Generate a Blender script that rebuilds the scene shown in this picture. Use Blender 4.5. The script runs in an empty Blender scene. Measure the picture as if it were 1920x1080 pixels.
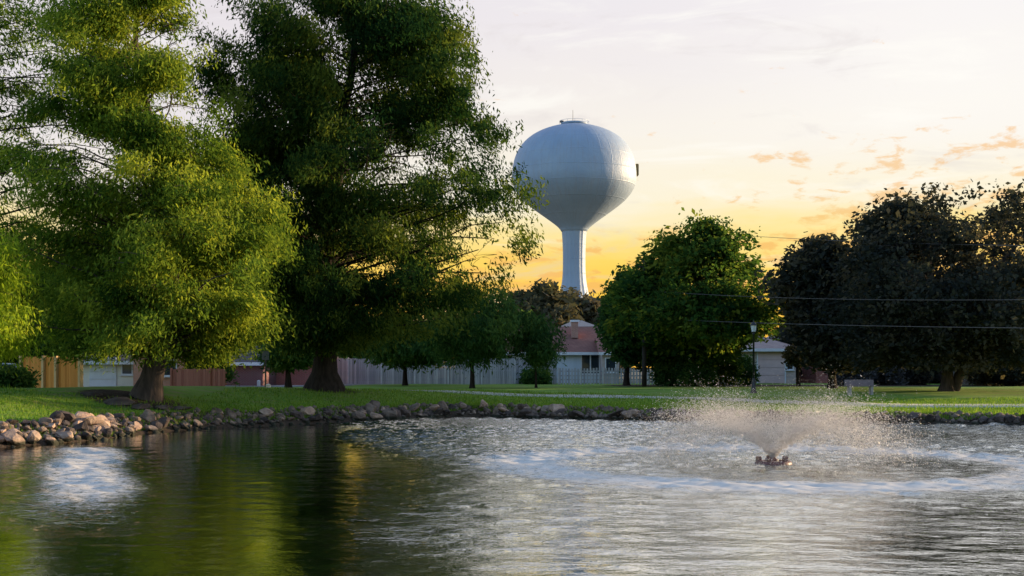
import bpy, bmesh, math, random
import numpy as np
from mathutils import Vector, Matrix
R = math.radians
random.seed(7); rng = np.random.default_rng(7)
SC = bpy.context.scene
COL = SC.collection

# ------------------------------------------------------------------ camera
F = 2400.0; HOR = 690.0; CAMZ = 2.0
cam_d = bpy.data.cameras.new('camera'); cam = bpy.data.objects.new('camera', cam_d); COL.objects.link(cam)
cam.location = (0, 0, CAMZ); cam.rotation_euler = (R(90), 0, 0)
cam_d.sensor_width = 36; cam_d.lens = 36 * F / 1920; cam_d.shift_y = (HOR - 540) / 1920
cam_d.clip_end = 9000; cam_d.clip_start = .1
SC.camera = cam

# ------------------------------------------------------------------ sun and sky
SUN_AZ, SUN_EL = 65, 9.0
sv = Vector((math.sin(R(SUN_AZ)) * math.cos(R(SUN_EL)), math.cos(R(SUN_AZ)) * math.cos(R(SUN_EL)), math.sin(R(SUN_EL))))
ld = bpy.data.lights.new('sun', 'SUN'); ld.energy = 4.8; ld.angle = R(.6); ld.color = (1, .74, .44)
lo = bpy.data.objects.new('sun', ld); COL.objects.link(lo); lo.rotation_euler = sv.to_track_quat('Z', 'Y').to_euler()

W = bpy.data.worlds.new('World'); SC.world = W; W.use_nodes = True
nt = W.node_tree; nt.nodes.clear()
class NB:
    """tiny node-building helper"""
    def __init__(s, nt): s.nt = nt
    def n(s, t, **k):
        o = s.nt.nodes.new(t)
        for a, v in k.items(): setattr(o, a, v)
        return o
    def l(s, a, b): s.nt.links.new(a, b)
    def put(s, sock, v):
        if hasattr(v, 'is_output') or isinstance(v, bpy.types.NodeSocket): s.l(v, sock)
        else: sock.default_value = v
    def m(s, op, a, b=0.0, c=None, clamp=False):
        o = s.n('ShaderNodeMath', operation=op, use_clamp=clamp)
        s.put(o.inputs[0], a); s.put(o.inputs[1], b)
        if c is not None: s.put(o.inputs[2], c)
        return o.outputs[0]
    def ramp(s, fac, stops, interp='LINEAR'):
        o = s.n('ShaderNodeValToRGB'); e = o.color_ramp.elements; o.color_ramp.interpolation = interp
        while len(e) < len(stops): e.new(.5)
        for i, (p, c) in enumerate(stops):
            e[i].position = p; e[i].color = tuple(c) + ((1,) if len(c) == 3 else ())
        s.put(o.inputs[0], fac); return o.outputs[0]
    def mix(s, fac, a, b, t='MIX'):
        o = s.n('ShaderNodeMix', data_type='RGBA', blend_type=t)
        s.put(o.inputs[0], fac); s.put(o.inputs[6], a); s.put(o.inputs[7], b); return o.outputs[2]
    def noise(s, vec, scale, detail=4, rough=.55, dist=0):
        o = s.n('ShaderNodeTexNoise'); s.put(o.inputs['Vector'], vec) if vec is not None else None
        o.inputs['Scale'].default_value = scale; o.inputs['Detail'].default_value = detail
        o.inputs['Roughness'].default_value = rough; o.inputs['Distortion'].default_value = dist
        return o.outputs[0]
    def comb(s, x, y, z):
        o = s.n('ShaderNodeCombineXYZ'); s.put(o.inputs[0], x); s.put(o.inputs[1], y); s.put(o.inputs[2], z); return o.outputs[0]
    def sep(s, v):
        o = s.n('ShaderNodeSeparateXYZ'); s.l(v, o.inputs[0]); return o.outputs
    def smooth(s, v, a, b, ta=0., tb=1.):
        o = s.n('ShaderNodeMapRange', interpolation_type='SMOOTHSTEP'); s.put(o.inputs[0], v)
        o.inputs[1].default_value = a; o.inputs[2].default_value = b; o.inputs[3].default_value = ta; o.inputs[4].default_value = tb
        return o.outputs[0]

def srgb(r, g, b):
    f = lambda c: ((c / 255) / 12.92 if c / 255 <= .04045 else (((c / 255) + .055) / 1.055) ** 2.4)
    return (f(r), f(g), f(b))

b = NB(nt)
tc = b.n('ShaderNodeTexCoord').outputs['Generated']
X, Y, Z = b.sep(tc)
az = b.m('ARCTAN2', X, Y)                       # 0 = view direction, + to the right
el = b.m('ARCSINE', Z)
eld = b.m('MULTIPLY', el, 180 / math.pi); azd = b.m('MULTIPLY', az, 180 / math.pi)
wob = b.noise(b.comb(b.m('MULTIPLY', azd, .04), b.m('MULTIPLY', eld, .22), 0), 1.0, 5, .6)
e2 = b.m('ADD', eld, b.m('MULTIPLY', b.m('SUBTRACT', wob, .5), 5.0))
warm = b.ramp(b.m('DIVIDE', e2, 40), [(0, srgb(252, 190, 70)), (.08, srgb(254, 203, 76)), (.12, srgb(253, 216, 104)), (.155, srgb(252, 230, 158)),
        (.185, srgb(250, 240, 212)), (.25, srgb(246, 240, 230)), (.38, srgb(236, 231, 234)), (.65, srgb(222, 226, 236)), (1, srgb(196, 210, 232))])
# pinkish grey to the left of the view, whiter to the right
leftm = b.m('MULTIPLY', b.smooth(azd, 6, -16), b.smooth(eld, 4, 12))
warm = b.mix(b.m('MULTIPLY', leftm, .75), warm, srgb(226, 220, 226) + (1,))
rightm = b.m('MULTIPLY', b.smooth(azd, 4, 20), b.smooth(eld, 6, 12))
warm = b.mix(b.m('MULTIPLY', rightm, .5), warm, srgb(254, 252, 248) + (1,))
# soft streaky cirrus
st = b.noise(b.comb(b.m('MULTIPLY', azd, .10), b.m('MULTIPLY', eld, .55), 3.0), 1.0, 6, .62, .6)
warm = b.mix(b.m('MULTIPLY', b.smooth(st, .52, .72), .55), warm, srgb(255, 253, 246) + (1,))
st2 = b.noise(b.comb(b.m('MULTIPLY', azd, .13), b.m('MULTIPLY', eld, .5), 9.0), 1.0, 6, .62, .9)
warm = b.mix(b.m('MULTIPLY', b.smooth(st2, .54, .70), .30), warm, srgb(214, 206, 206) + (1,))
pb_ = b.noise(b.comb(b.m('MULTIPLY', azd, .30), b.m('MULTIPLY', eld, .9), 5.3), 1.0, 5, .6, .3)
regb = b.m('MULTIPLY', b.m('MULTIPLY', b.smooth(azd, -8, 2), b.smooth(eld, 6.6, 5.6)), b.smooth(eld, 1.5, 3.0))
warm = b.mix(b.m('MULTIPLY', b.m('MULTIPLY', b.smooth(pb_, .50, .58), regb), .7), warm, srgb(245, 184, 104) + (1,))
# small orange cloud puffs, low and mostly to the right
pf = b.noise(b.comb(b.m('MULTIPLY', azd, .62), b.m('MULTIPLY', eld, 1.7), 1.7), 1.0, 5, .62, .3)
reg = b.m('MULTIPLY', b.smooth(azd, 1, 18), b.m('MULTIPLY', b.smooth(eld, 11.2, 9.2), b.smooth(eld, 1.0, 3.0)))
thr = b.m('SUBTRACT', pf, b.m('MULTIPLY', b.m('SUBTRACT', 1, reg), .17))
warm = b.mix(b.m('MULTIPLY', b.smooth(thr, .50, .64), .62), warm, srgb(244, 186, 106) + (1,))
sky = b.n('ShaderNodeTexSky'); sky.sky_type = 'NISHITA'; sky.sun_disc = False
sky.sun_elevation = R(SUN_EL); sky.sun_rotation = R(SUN_AZ); sky.air_density = 1.3; sky.dust_density = 1.5
bg_n = b.n('ShaderNodeBackground'); b.l(b.mix(1., sky.outputs[0], (.95, 1.10, 1.55, 1), 'MULTIPLY'), bg_n.inputs[0]); bg_n.inputs[1].default_value = .15
bg_w = b.n('ShaderNodeBackground'); b.l(warm, bg_w.inputs[0]); bg_w.inputs[1].default_value = .52
# the sunset glow fills the hemisphere of the low sun; the sky opposite stays clear blue
front = b.smooth(b.m('SUBTRACT', b.m('ADD', b.m('MULTIPLY', Y, .93), b.m('MULTIPLY', X, .37)), b.m('MULTIPLY', Z, .35)), -.05, .55)
ms = b.n('ShaderNodeMixShader'); b.l(front, ms.inputs[0]); b.l(bg_n.outputs[0], ms.inputs[1]); b.l(bg_w.outputs[0], ms.inputs[2])
out = b.n('ShaderNodeOutputWorld'); b.l(ms.outputs[0], out.inputs[0])

SC.view_settings.view_transform = 'Standard'; SC.view_settings.look = 'None'
SC.view_settings.exposure = 1.0; SC.view_settings.gamma = 1
SC.render.engine = 'CYCLES'
cy = SC.cycles; cy.max_bounces = 6; cy.diffuse_bounces = 2; cy.glossy_bounces = 3; cy.transmission_bounces = 3; cy.transparent_max_bounces = 4
cy.caustics_reflective = False; cy.caustics_refractive = False

# ------------------------------------------------------------------ helpers
def tag(o, label=None, cat=None, group=None, kind=None):
    if label: o['label'] = label
    if cat: o['category'] = cat
    if group: o['group'] = group
    if kind: o['kind'] = kind
    return o
def empty(name, loc, rz=0):
    o = bpy.data.objects.new(name, None); COL.objects.link(o); o.location = loc; o.rotation_euler = (0, 0, rz); o.empty_display_size = .3
    return o
def link(name, me, mat=None, parent=None, loc=None):
    o = bpy.data.objects.new(name, me); COL.objects.link(o)
    if mat is not None and len(me.materials) == 0: me.materials.append(mat)
    if parent is not None: o.parent = parent
    if loc is not None: o.location = loc
    return o
class MB:
    def __init__(s): s.v = []; s.f = []; s.mi = []
    def add(s, vs, fs, mi=0):
        k = len(s.v); s.v += [tuple(v) for v in vs]; s.f += [tuple(i + k for i in f) for f in fs]; s.mi += [mi] * len(fs); return s
    def box(s, x0, x1, y0, y1, z0, z1, mi=0):
        v = [(x, y, z) for z in (z0, z1) for y in (y0, y1) for x in (x0, x1)]
        return s.add(v, [(0, 2, 3, 1), (4, 5, 7, 6), (0, 1, 5, 4), (2, 6, 7, 3), (0, 4, 6, 2), (1, 3, 7, 5)], mi)
    def tube(s, pts, rad, n=8, caps=True, mi=0):
        pts = [Vector(p) for p in pts]
        if not hasattr(rad, '__len__'): rad = [rad] * len(pts)
        rings = []
        for i, p in enumerate(pts):
            d = (pts[min(i + 1, len(pts) - 1)] - pts[max(i - 1, 0)]).normalized()
            a = d.orthogonal().normalized() if i == 0 else (a - d * a.dot(d)).normalized()
            c = d.cross(a)
            rings.append([p + (a * math.cos(2 * math.pi * k / n) + c * math.sin(2 * math.pi * k / n)) * rad[i] for k in range(n)])
        vs = [v for r in rings for v in r]; fs = []
        for i in range(len(pts) - 1):
            for k in range(n):
                k2 = (k + 1) % n; fs.append((i * n + k, i * n + k2, (i + 1) * n + k2, (i + 1) * n + k))
        if caps: fs += [tuple(range(n))[::-1], tuple(range((len(pts) - 1) * n, len(pts) * n))]
        return s.add(vs, fs, mi)
    def lathe(s, prof, n=24, c=(0, 0, 0), mi=0):
        vs = [(c[0] + r * math.cos(2 * math.pi * k / n), c[1] + r * math.sin(2 * math.pi * k / n), c[2] + z) for r, z in prof for k in range(n)]
        fs = [(i * n + k, i * n + (k + 1) % n, (i + 1) * n + (k + 1) % n, (i + 1) * n + k) for i in range(len(prof) - 1) for k in range(n)]
        fs += [tuple(range(n))[::-1], tuple(range((len(prof) - 1) * n, len(prof) * n))]
        return s.add(vs, fs, mi)
    def build(s, name, mat, parent=None, smooth=False, bevel=0, loc=None):
        me = bpy.data.meshes.new(name); me.from_pydata(s.v, [], s.f)
        for m in (mat if isinstance(mat, (list, tuple)) else [mat]): me.materials.append(m)
        me.polygons.foreach_set('material_index', s.mi)
        if smooth: me.polygons.foreach_set('use_smooth', [True] * len(s.f))
        me.update()
        if bevel:
            bm = bmesh.new(); bm.from_mesh(me)
            bmesh.ops.bevel(bm, geom=bm.edges[:], offset=bevel, segments=2, affect='EDGES'); bm.to_mesh(me); bm.free()
        return link(name, me, None, parent, loc)
def np_mesh(name, V, Fc, mat, parent=None, attrs=None, smooth=False, uniform=4):
    """V (n,3), Fc (m,k) with k verts a face"""
    me = bpy.data.meshes.new(name); n, m, k = len(V), len(Fc), Fc.shape[1]
    me.vertices.add(n); me.vertices.foreach_set('co', np.ascontiguousarray(V, dtype=np.float32).ravel())
    me.loops.add(m * k); me.loops.foreach_set('vertex_index', np.ascontiguousarray(Fc, dtype=np.int32).ravel())
    me.polygons.add(m); me.polygons.foreach_set('loop_start', np.arange(0, m * k, k, dtype=np.int32))
    me.update(calc_edges=True)
    if smooth: me.polygons.foreach_set('use_smooth', np.ones(m, dtype=bool))
    for a, (dom, arr) in (attrs or {}).items():
        at = me.attributes.new(a, 'FLOAT', dom); at.data.foreach_set('value', np.ascontiguousarray(arr, dtype=np.float32).ravel())
    return link(name, me, mat, parent)

def mat(name, c1, c2=None, scale=3., rough=.85, bump=0., bscale=None, spec=.3, metal=0., stretch=None, detail=5):
    m = bpy.data.materials.new(name); m.use_nodes = True; q = NB(m.node_tree); p = m.node_tree.nodes['Principled BSDF']
    p.inputs['Roughness'].default_value = rough; p.inputs['Specular IOR Level'].default_value = spec; p.inputs['Metallic'].default_value = metal
    co = q.n('ShaderNodeTexCoord').outputs['Object']
    if stretch:
        mp = q.n('ShaderNodeMapping'); mp.inputs['Scale'].default_value = stretch; q.l(co, mp.inputs[0]); co = mp.outputs[0]
    if c2 is None: c2 = tuple(x * .75 for x in c1)
    f = q.smooth(q.noise(co, scale, detail), .3, .7)
    q.l(q.mix(f, c1 + (1,), c2 + (1,)), p.inputs['Base Color'])
    if bump:
        bn = q.n('ShaderNodeBump'); bn.inputs['Strength'].default_value = bump; bn.inputs['Distance'].default_value = .05
        q.l(q.noise(co, bscale or scale * 4, 4), bn.inputs['Height']); q.l(bn.outputs[0], p.inputs['Normal'])
    return m
def brick_mat(name, c1, c2, mortar=(.45, .4, .36)):
    m = bpy.data.materials.new(name); m.use_nodes = True; q = NB(m.node_tree); p = m.node_tree.nodes['Principled BSDF']
    p.inputs['Roughness'].default_value = .9; p.inputs['Specular IOR Level'].default_value = .2
    x, y, z = q.sep(q.n('ShaderNodeTexCoord').outputs['Object'])
    v = q.comb(q.m('ADD', x, y), z, 0)
    t = q.n('ShaderNodeTexBrick'); q.l(v, t.inputs['Vector']); t.inputs['Color1'].default_value = c1 + (1,); t.inputs['Color2'].default_value = c2 + (1,)
    t.inputs['Mortar'].default_value = mortar + (1,); t.inputs['Scale'].default_value = 1; t.inputs['Brick Width'].default_value = .22
    t.inputs['Row Height'].default_value = .075; t.inputs['Mortar Size'].default_value = .008
    nz = q.noise(v, 1.3, 4)
    q.l(q.mix(q.m('MULTIPLY', nz, .5), t.outputs[0], tuple(x * .5 for x in c1) + (1,)), p.inputs['Base Color'])
    return m
def shingle_mat(name, c1, c2):
    m = brick_mat(name, c1, c2, tuple(x * .5 for x in c1)); t = [n for n in m.node_tree.nodes if n.type == 'TEX_BRICK'][0]
    t.inputs['Brick Width'].default_value = .3; t.inputs['Row Height'].default_value = .1; t.inputs['Mortar Size'].default_value = .012
    return m
def board_mat(name, c1, c2, width=.14, wear=.5):
    """vertical boards: colour changes from board to board, grain runs up"""
    m = bpy.data.materials.new(name); m.use_nodes = True; q = NB(m.node_tree); p = m.node_tree.nodes['Principled BSDF']
    p.inputs['Roughness'].default_value = .85; p.inputs['Specular IOR Level'].default_value = .2
    x, y, z = q.sep(q.n('ShaderNodeTexCoord').outputs['Object'])
    s = q.m('DIVIDE', x, width); fl = q.m('FLOOR', s)
    wn = q.n('ShaderNodeTexWhiteNoise', noise_dimensions='1D'); q.l(fl, wn.inputs['W'])
    gr = q.noise(q.comb(q.m('MULTIPLY', x, 12), y, q.m('MULTIPLY', z, .8)), 2, 4)
    f = q.m('ADD', q.m('MULTIPLY', wn.outputs[0], wear), q.m('MULTIPLY', gr, 1 - wear))
    q.l(q.ramp(f, [(.2, c1), (.8, c2)]), p.inputs['Base Color'])
    return m
def leaf_mat(name, dark, mid, light, trans=.45, gloss=.0):
    m = bpy.data.materials.new(name); m.use_nodes = True; q = NB(m.node_tree); m.node_tree.nodes.clear()
    a = q.n('ShaderNodeAttribute'); a.attribute_name = 'var'
    c = q.ramp(a.outputs['Fac'], [(.0, dark), (.5, mid), (1, light)])
    d = q.n('ShaderNodeBsdfDiffuse'); t = q.n('ShaderNodeBsdfTranslucent'); x = q.n('ShaderNodeMixShader'); x.inputs[0].default_value = trans
    q.l(c, d.inputs[0]); q.l(q.mix(.5, c, q.mix(1., c, (1.5, 1.35, .5, 1), 'MULTIPLY')), t.inputs[0])
    q.l(d.outputs[0], x.inputs[1]); q.l(t.outputs[0], x.inputs[2])
    o = q.n('ShaderNodeOutputMaterial'); q.l(x.outputs[0], o.inputs[0])
    return m
def px(x, y, Y_):
    return ((x - 960) / F * Y_, Y_, CAMZ + (HOR - y) / F * Y_)

M = {}
M['bark'] = mat('bark', (.045, .034, .027), (.02, .015, .012), 6, .95, .8, 14, .1, stretch=(1, 1, .25))
M['bark_grey'] = mat('bark_grey', (.10, .075, .065), (.05, .04, .035), 6, .95, .8, 14, .1, stretch=(1, 1, .25))
M['white'] = mat('white_paint', (.72, .71, .69), (.62, .61, .6), 2, .6)
M['black_metal'] = mat('black_metal', (.012, .012, .013), (.02, .02, .022), 5, .45, spec=.5)
M['concrete'] = mat('concrete', (.42, .38, .35), (.3, .27, .25), 3, .9, .3, 20)
M['glass'] = mat('window_glass', (.02, .03, .04), (.03, .04, .05), 1, .06, spec=.8)

# ------------------------------------------------------------------ terrain
shore_px = [(-60, 846), (0, 838), (60, 834), (120, 830), (200, 822), (250, 814), (300, 809), (400, 803), (520, 797), (630, 792), (760, 785), (880, 782), (960, 784),
            (1100, 787), (1200, 789), (1350, 791), (1500, 793), (1700, 795), (1900, 798), (1980, 800)]
far = []
for x_, y_ in shore_px:
    D = CAMZ * F / (y_ - HOR); far.append(((x_ - 960) / F * D, D))
SH = [(-26, -6), (-26, 6), (-23, 18), (-19, 26), (-16, 29.5)] + far + [(24, 41), (31, 36), (37, 26), (40, 10), (38, -6), (20, -7.5), (0, -6.5), (-14, -8)]
SH = np.array(SH, float)
def chaikin(P, closed=True, k=2):
    for _ in range(k):
        Q = np.roll(P, -1, 0); P = np.stack([P * .75 + Q * .25, P * .25 + Q * .75], 1).reshape(-1, 2)
    return P
SHS = chaikin(SH)
def sdist(P):
    """signed distance to the shoreline, + on land"""
    A = SHS; B = np.roll(SHS, -1, 0); best = np.full(len(P), 1e9); inside = np.zeros(len(P), bool)
    for a, c in zip(A, B):
        ab = c - a; t = np.clip(((P - a) @ ab) / (ab @ ab + 1e-12), 0, 1); d = P - (a + t[:, None] * ab)
        best = np.minimum(best, (d ** 2).sum(1))
        cond = ((a[1] > P[:, 1]) != (c[1] > P[:, 1])); xi = (c[0] - a[0]) * (P[:, 1] - a[1]) / ((c[1] - a[1]) if c[1] != a[1] else 1e-9) + a[0]
        inside ^= cond & (P[:, 0] < xi)
    return np.sqrt(best) * np.where(inside, -1, 1)
def ss(x, a, c):
    t = np.clip((x - a) / (c - a), 0, 1); return t * t * (3 - 2 * t)
def gz(x, y, sd=None):
    x = np.atleast_1d(np.asarray(x, float)); y = np.atleast_1d(np.asarray(y, float))
    if sd is None: sd = sdist(np.stack([x, y], 1))
    hb = np.interp(x, [-14, -8, -2, 4, 12, 20], [.44, .46, .46, .40, .34, .34])
    hc = np.interp(x, [-20, -14, -8, -3, 2, 10], [1.30, 1.30, 1.05, .90, .78, .72])
    wc = np.interp(x, [-14, -6, 2, 12], [7, 8, 12, 16])
    z = hb * ss(sd, -.35, 1.25) + (hc - hb) * ss(sd / wc, .05, 1.0)
    z = z + (.84 - z) * ss(y, 58, 72) * (sd > 0)
    z = z + (.80 - z) * ss(sd, 8.0, 17) * (sd > 0) * (x < 0) * ss(-x, 2, 8) * (y < 75)
    z = z - 1.1 * ss(-sd, -.2, 2.5)
    z = z + .02 * np.sin(x * .9 + 1) * np.sin(y * .7) * (sd > 1)
    # earth mound round the foot of the left cypress
    z = z + .30 * np.exp(-(((x + 13.0) / 1.9) ** 2 + ((y - 44) / 1.6) ** 2))
    return z
def gz1(x, y): return float(gz([x], [y])[0])
def grid(xs, ys):
    GX, GY = np.meshgrid(xs, ys); nx, ny = len(xs), len(ys)
    i = np.arange(nx - 1)[None, :] + nx * np.arange(ny - 1)[:, None]
    return GX.ravel(), GY.ravel(), np.stack([i, i + 1, i + nx + 1, i + nx], -1).reshape(-1, 4)
xs = np.concatenate([[-4000, -1500, -600, -300, -150], np.arange(-90, -32, 3), np.arange(-32, 48, .4), np.arange(48, 100, 3), [150, 300, 600, 1500, 4000]])
ys = np.concatenate([[-1500, -400, -120, -50], np.arange(-20, 28, 1.5), np.arange(28, 60, .3), np.arange(60, 100, 1.2), [105, 115, 130, 160, 220, 350, 700, 1500, 5000]])
gx, gy, gf = grid(xs, ys)
M['ground'] = None
m = bpy.data.materials.new('lawn'); m.use_nodes = True; q = NB(m.node_tree); p = m.node_tree.nodes['Principled BSDF']
co = q.n('ShaderNodeTexCoord').outputs['Object']; x_, y_, z_ = q.sep(co)
p.inputs['Roughness'].default_value = .95; p.inputs['Specular IOR Level'].default_value = .1
n1 = q.noise(co, .35, 5, .6); n2 = q.noise(co, 6, 4, .7); n3 = q.noise(q.comb(x_, q.m('MULTIPLY', y_, 2.5), 0), .9, 4)
g = q.ramp(q.m('ADD', q.m('MULTIPLY', n1, .6), q.m('MULTIPLY', n2, .4)), [(.3, (.08, .17, .02)), (.5, (.15, .28, .035)), (.7, (.27, .36, .06))])
g = q.mix(q.m('MULTIPLY', q.smooth(n3, .48, .66), .8), g, (.24, .22, .09, 1))
soil = q.ramp(n2, [(.3, (.035, .025, .018)), (.7, (.09, .065, .045))])
a = q.n('ShaderNodeAttribute'); a.attribute_name = 'soil'
g = q.mix(q.smooth(q.m('ADD', y_, q.m('MULTIPLY', n1, 8)), 99, 106), g, q.ramp(n1, [(.35, (.20, .17, .16)), (.65, (.13, .14, .08))]))
q.l(q.mix(q.smooth(q.m('ADD', a.outputs['Fac'], q.m('MULTIPLY', q.m('SUBTRACT', n2, .5), 1.0)), .35, .65), g, soil), p.inputs['Base Color'])
bn = q.n('ShaderNodeBump'); bn.inputs['Distance'].default_value = .06; bn.inputs['Strength'].default_value = .8; q.l(q.noise(co, 14, 4), bn.inputs['Height']); q.l(bn.outputs[0], p.inputs['Normal'])
M['ground'] = m
sd_g = sdist(np.stack([gx, gy], 1))
soil_a = 1 - ss(sd_g, .9, 1.6)
soil_a = np.maximum(soil_a, np.exp(-(((gx + 13.0) / 1.7) ** 2 + ((gy - 43.8) / 1.4) ** 2)) * 1.5)
soil_a = np.maximum(soil_a, np.exp(-(((gx + 8.2) / 1.6) ** 2 + ((gy - 56) / 1.3) ** 2)) * 1.2)
soil_a = np.maximum(soil_a, ss(gy, 78, 82) * ss(gx, 4, 8) * .8 * (gy < 90))
o = np_mesh('ground', np.stack([gx, gy, gz(gx, gy, sd_g)], 1), gf, M['ground'], attrs={'soil': ('POINT', soil_a)}, smooth=True)
tag(o, kind='structure')

# foot path curving through the lawn
def strip(name, pts, w, dz, material, kind=None):
    P = chaikin(np.array(pts, float), k=0)
    t = np.linspace(0, len(P) - 1, 120); C = np.stack([np.interp(t, np.arange(len(P)), P[:, 0]), np.interp(t, np.arange(len(P)), P[:, 1])], 1)
    for _ in range(14): C[1:-1] = (C[:-2] + C[2:] + C[1:-1]) / 3
    d = np.gradient(C, axis=0); d /= np.linalg.norm(d, axis=1)[:, None]; nrm = np.stack([-d[:, 1], d[:, 0]], 1)
    rows = [C + nrm * w * k for k in (-.5, -.17, .17, .5)]
    top = [np.column_stack([r, gz(r[:, 0], r[:, 1]) + dz]) for r in rows]
    top = [top[0] - [0, 0, .1]] + top + [top[-1] - [0, 0, .1]]
    n = len(C); V = np.concatenate(top); f = []
    for j in range(5):
        for i in range(n - 1): f.append((j * n + i, j * n + i + 1, (j + 1) * n + i + 1, (j + 1) * n + i))
    return tag(np_mesh(name, V, np.array(f)[:, ::-1], material), kind=kind or 'structure')
M['path'] = mat('path_concrete', (.50, .47, .42), (.40, .38, .33), 2, .9)
strip('path', [(-50, 69), (-30, 66), (-16, 62.5), (-6, 60.5), (2, 59.5), (8, 58), (13, 54), (17, 51.2), (21, 51), (26, 53.5), (34, 60), (44, 64)], 1.7, .03, M['path'])
strip('road', [(-80, 74), (-50, 78), (-30, 79.5), (-20, 80), (-14, 82.5), (-13, 90), (-12, 110)], 6.0, .02, mat('asphalt', (.24, .235, .23), (.19, .185, .18), 2, .9))

# ------------------------------------------------------------------ water
FX, FY = 5.45, 26.7                                  # the fountain
def seg(a, c, step): return np.arange(a, c, step)
xs = np.concatenate([seg(-46, -17, 1.0), seg(-17, -9, .08), seg(-9, 13, .055), seg(13, 21, .08), seg(21, 60, 1.0)])
ys = np.concatenate([seg(-12, 9, 1.0), seg(9, 19, .045), seg(19, 30, .06), seg(30, 52.5, .08), [52.5, 53.5]])
wx, wy, wf = grid(xs, ys)
r = np.hypot(wx - FX, wy - FY) + 1e-6
nlow = np.sin(wx * .55 + 1.3 * np.sin(wy * .23)) * np.sin(wy * .31 + .8 * np.sin(wx * .4))
# the left of the pond lies calm behind the trees; a breeze and the fountain ruffle the rest
lx = -6.3 + (46 - wy) * (4.7 / 33)
side = wx - lx
env = .009 + (.019 + .081 * ss(wy, 19, 34)) * ss(side + .5 * nlow, -.5, 1.8)
env *= 1 + .55 * nlow * (side > 0)
env += .008 * (wx > -3) * ss(wy, 22, 15) * np.sin(wx * 1.1 + wy * .6) * np.sin(wy * .9 - wx * .3)
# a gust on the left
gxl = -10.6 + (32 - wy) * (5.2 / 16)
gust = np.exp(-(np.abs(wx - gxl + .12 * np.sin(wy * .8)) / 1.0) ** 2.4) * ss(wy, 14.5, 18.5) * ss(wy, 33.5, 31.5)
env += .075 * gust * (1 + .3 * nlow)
ring = ss(r, 4.2, 4.8) * (1 - ss(r, 5.4, 7.6))
inner = ss(r, 4.3, 3.4)
env = env * (1 - .45 * inner) + .012 * inner + .03 * ring + .03 * np.exp(-(r / .8) ** 2)
h = np.zeros_like(wx)
for k in range(64):
    lam = .20 * (6.5 ** rng.random()); th = rng.normal(math.pi / 2, .85); kk = 2 * math.pi / lam
    ph = rng.random() * 6.28
    u = wx * math.cos(th) + wy * math.sin(th)
    h += np.sin(kk * u + ph + .9 * np.sin(wx * .7 + wy * .45 + k)) * (1 / kk) * math.sqrt(2 / 64)
h *= env * 1.9
h += .009 * np.exp(-((r - 4.30) / .22) ** 2) - .008 * np.exp(-((r - 4.0) / .18) ** 2)
h += (.010 * np.exp(-r / 5) * np.sin(2 * math.pi * r / .55)) * ss(r, .35, 1)
h *= ss(wx, -17, -15.5) * ss(wx, 21, 19.5) * ss(wy, 9, 10)
m = bpy.data.materials.new('pond_water'); m.use_nodes = True; q = NB(m.node_tree); p = m.node_tree.nodes['Principled BSDF']
a = q.n('ShaderNodeAttribute'); a.attribute_name = 'env'; ev = a.outputs['Fac']
a2 = q.n('ShaderNodeAttribute'); a2.attribute_name = 'froth_sheen'; fr = a2.outputs['Fac']
co = q.n('ShaderNodeTexCoord').outputs['Object']; x_, y_, z_ = q.sep(co)
v = q.comb(x_, q.m('MULTIPLY', y_, 1.7), 0)
n1 = q.noise(v, 4.2, 3, .55, .5); n2 = q.noise(v, 14, 2, .5)
hh = q.m('ADD', n1, q.m('MULTIPLY', n2, .30))
bn = q.n('ShaderNodeBump'); bn.inputs['Distance'].default_value = .07; q.l(hh, bn.inputs['Height'])
q.l(q.m('MULTIPLY', ev, 9.0, clamp=True), bn.inputs['Strength'])
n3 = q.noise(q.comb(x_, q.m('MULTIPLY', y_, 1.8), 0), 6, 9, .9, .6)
foam_sheen = q.m('MULTIPLY', q.smooth(q.m('ADD', n3, q.m('MULTIPLY', fr, .26)), .56, .76), q.smooth(fr, 0, .7, 0, .80), clamp=True)
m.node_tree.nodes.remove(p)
df = q.n('ShaderNodeBsdfDiffuse'); q.l(q.mix(foam_sheen, (.004, .018, .007, 1), (.78, .74, .68, 1)), df.inputs[0])
gl = q.n('ShaderNodeBsdfGlossy'); gl.inputs[0].default_value = (.97, .98, .97, 1); q.l(bn.outputs[0], gl.inputs['Normal'])
q.l(q.m('ADD', .008, q.m('ADD', q.m('MULTIPLY', ev, .10), q.m('MULTIPLY', fr, .05))), gl.inputs['Roughness'])
fz = q.n('ShaderNodeFresnel'); fz.inputs[0].default_value = 1.9; q.l(bn.outputs[0], fz.inputs['Normal'])
fac = q.m('MULTIPLY', q.m('MULTIPLY', fz.outputs[0], 1.9, clamp=True), q.m('SUBTRACT', 1, foam_sheen))
mx = q.n('ShaderNodeMixShader'); q.l(fac, mx.inputs[0]); q.l(df.outputs[0], mx.inputs[1]); q.l(gl.outputs[0], mx.inputs[2])
q.l(mx.outputs[0], [n for n in m.node_tree.nodes if n.type == 'OUTPUT_MATERIAL'][0].inputs[0])
froth_sheen = ss(r, 3.5, 5.0) * (1 - ss(r, 5.2, 7.8)) * (1.0 + .25 * nlow) + .12 * inner + 1.0 * gust * ss(wy, 15, 22) + np.exp(-(r / .6) ** 2) * .8 + .30 * np.exp(-((r - 3.4) / .6) ** 2)  # gust term paints the bright sky reflection in pale diffuse colour
o = np_mesh('water', np.stack([wx, wy, h], 1), wf, m, attrs={'env': ('POINT', env), 'froth_sheen': ('POINT', froth_sheen)}, smooth=True)
tag(o, kind='structure')

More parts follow.
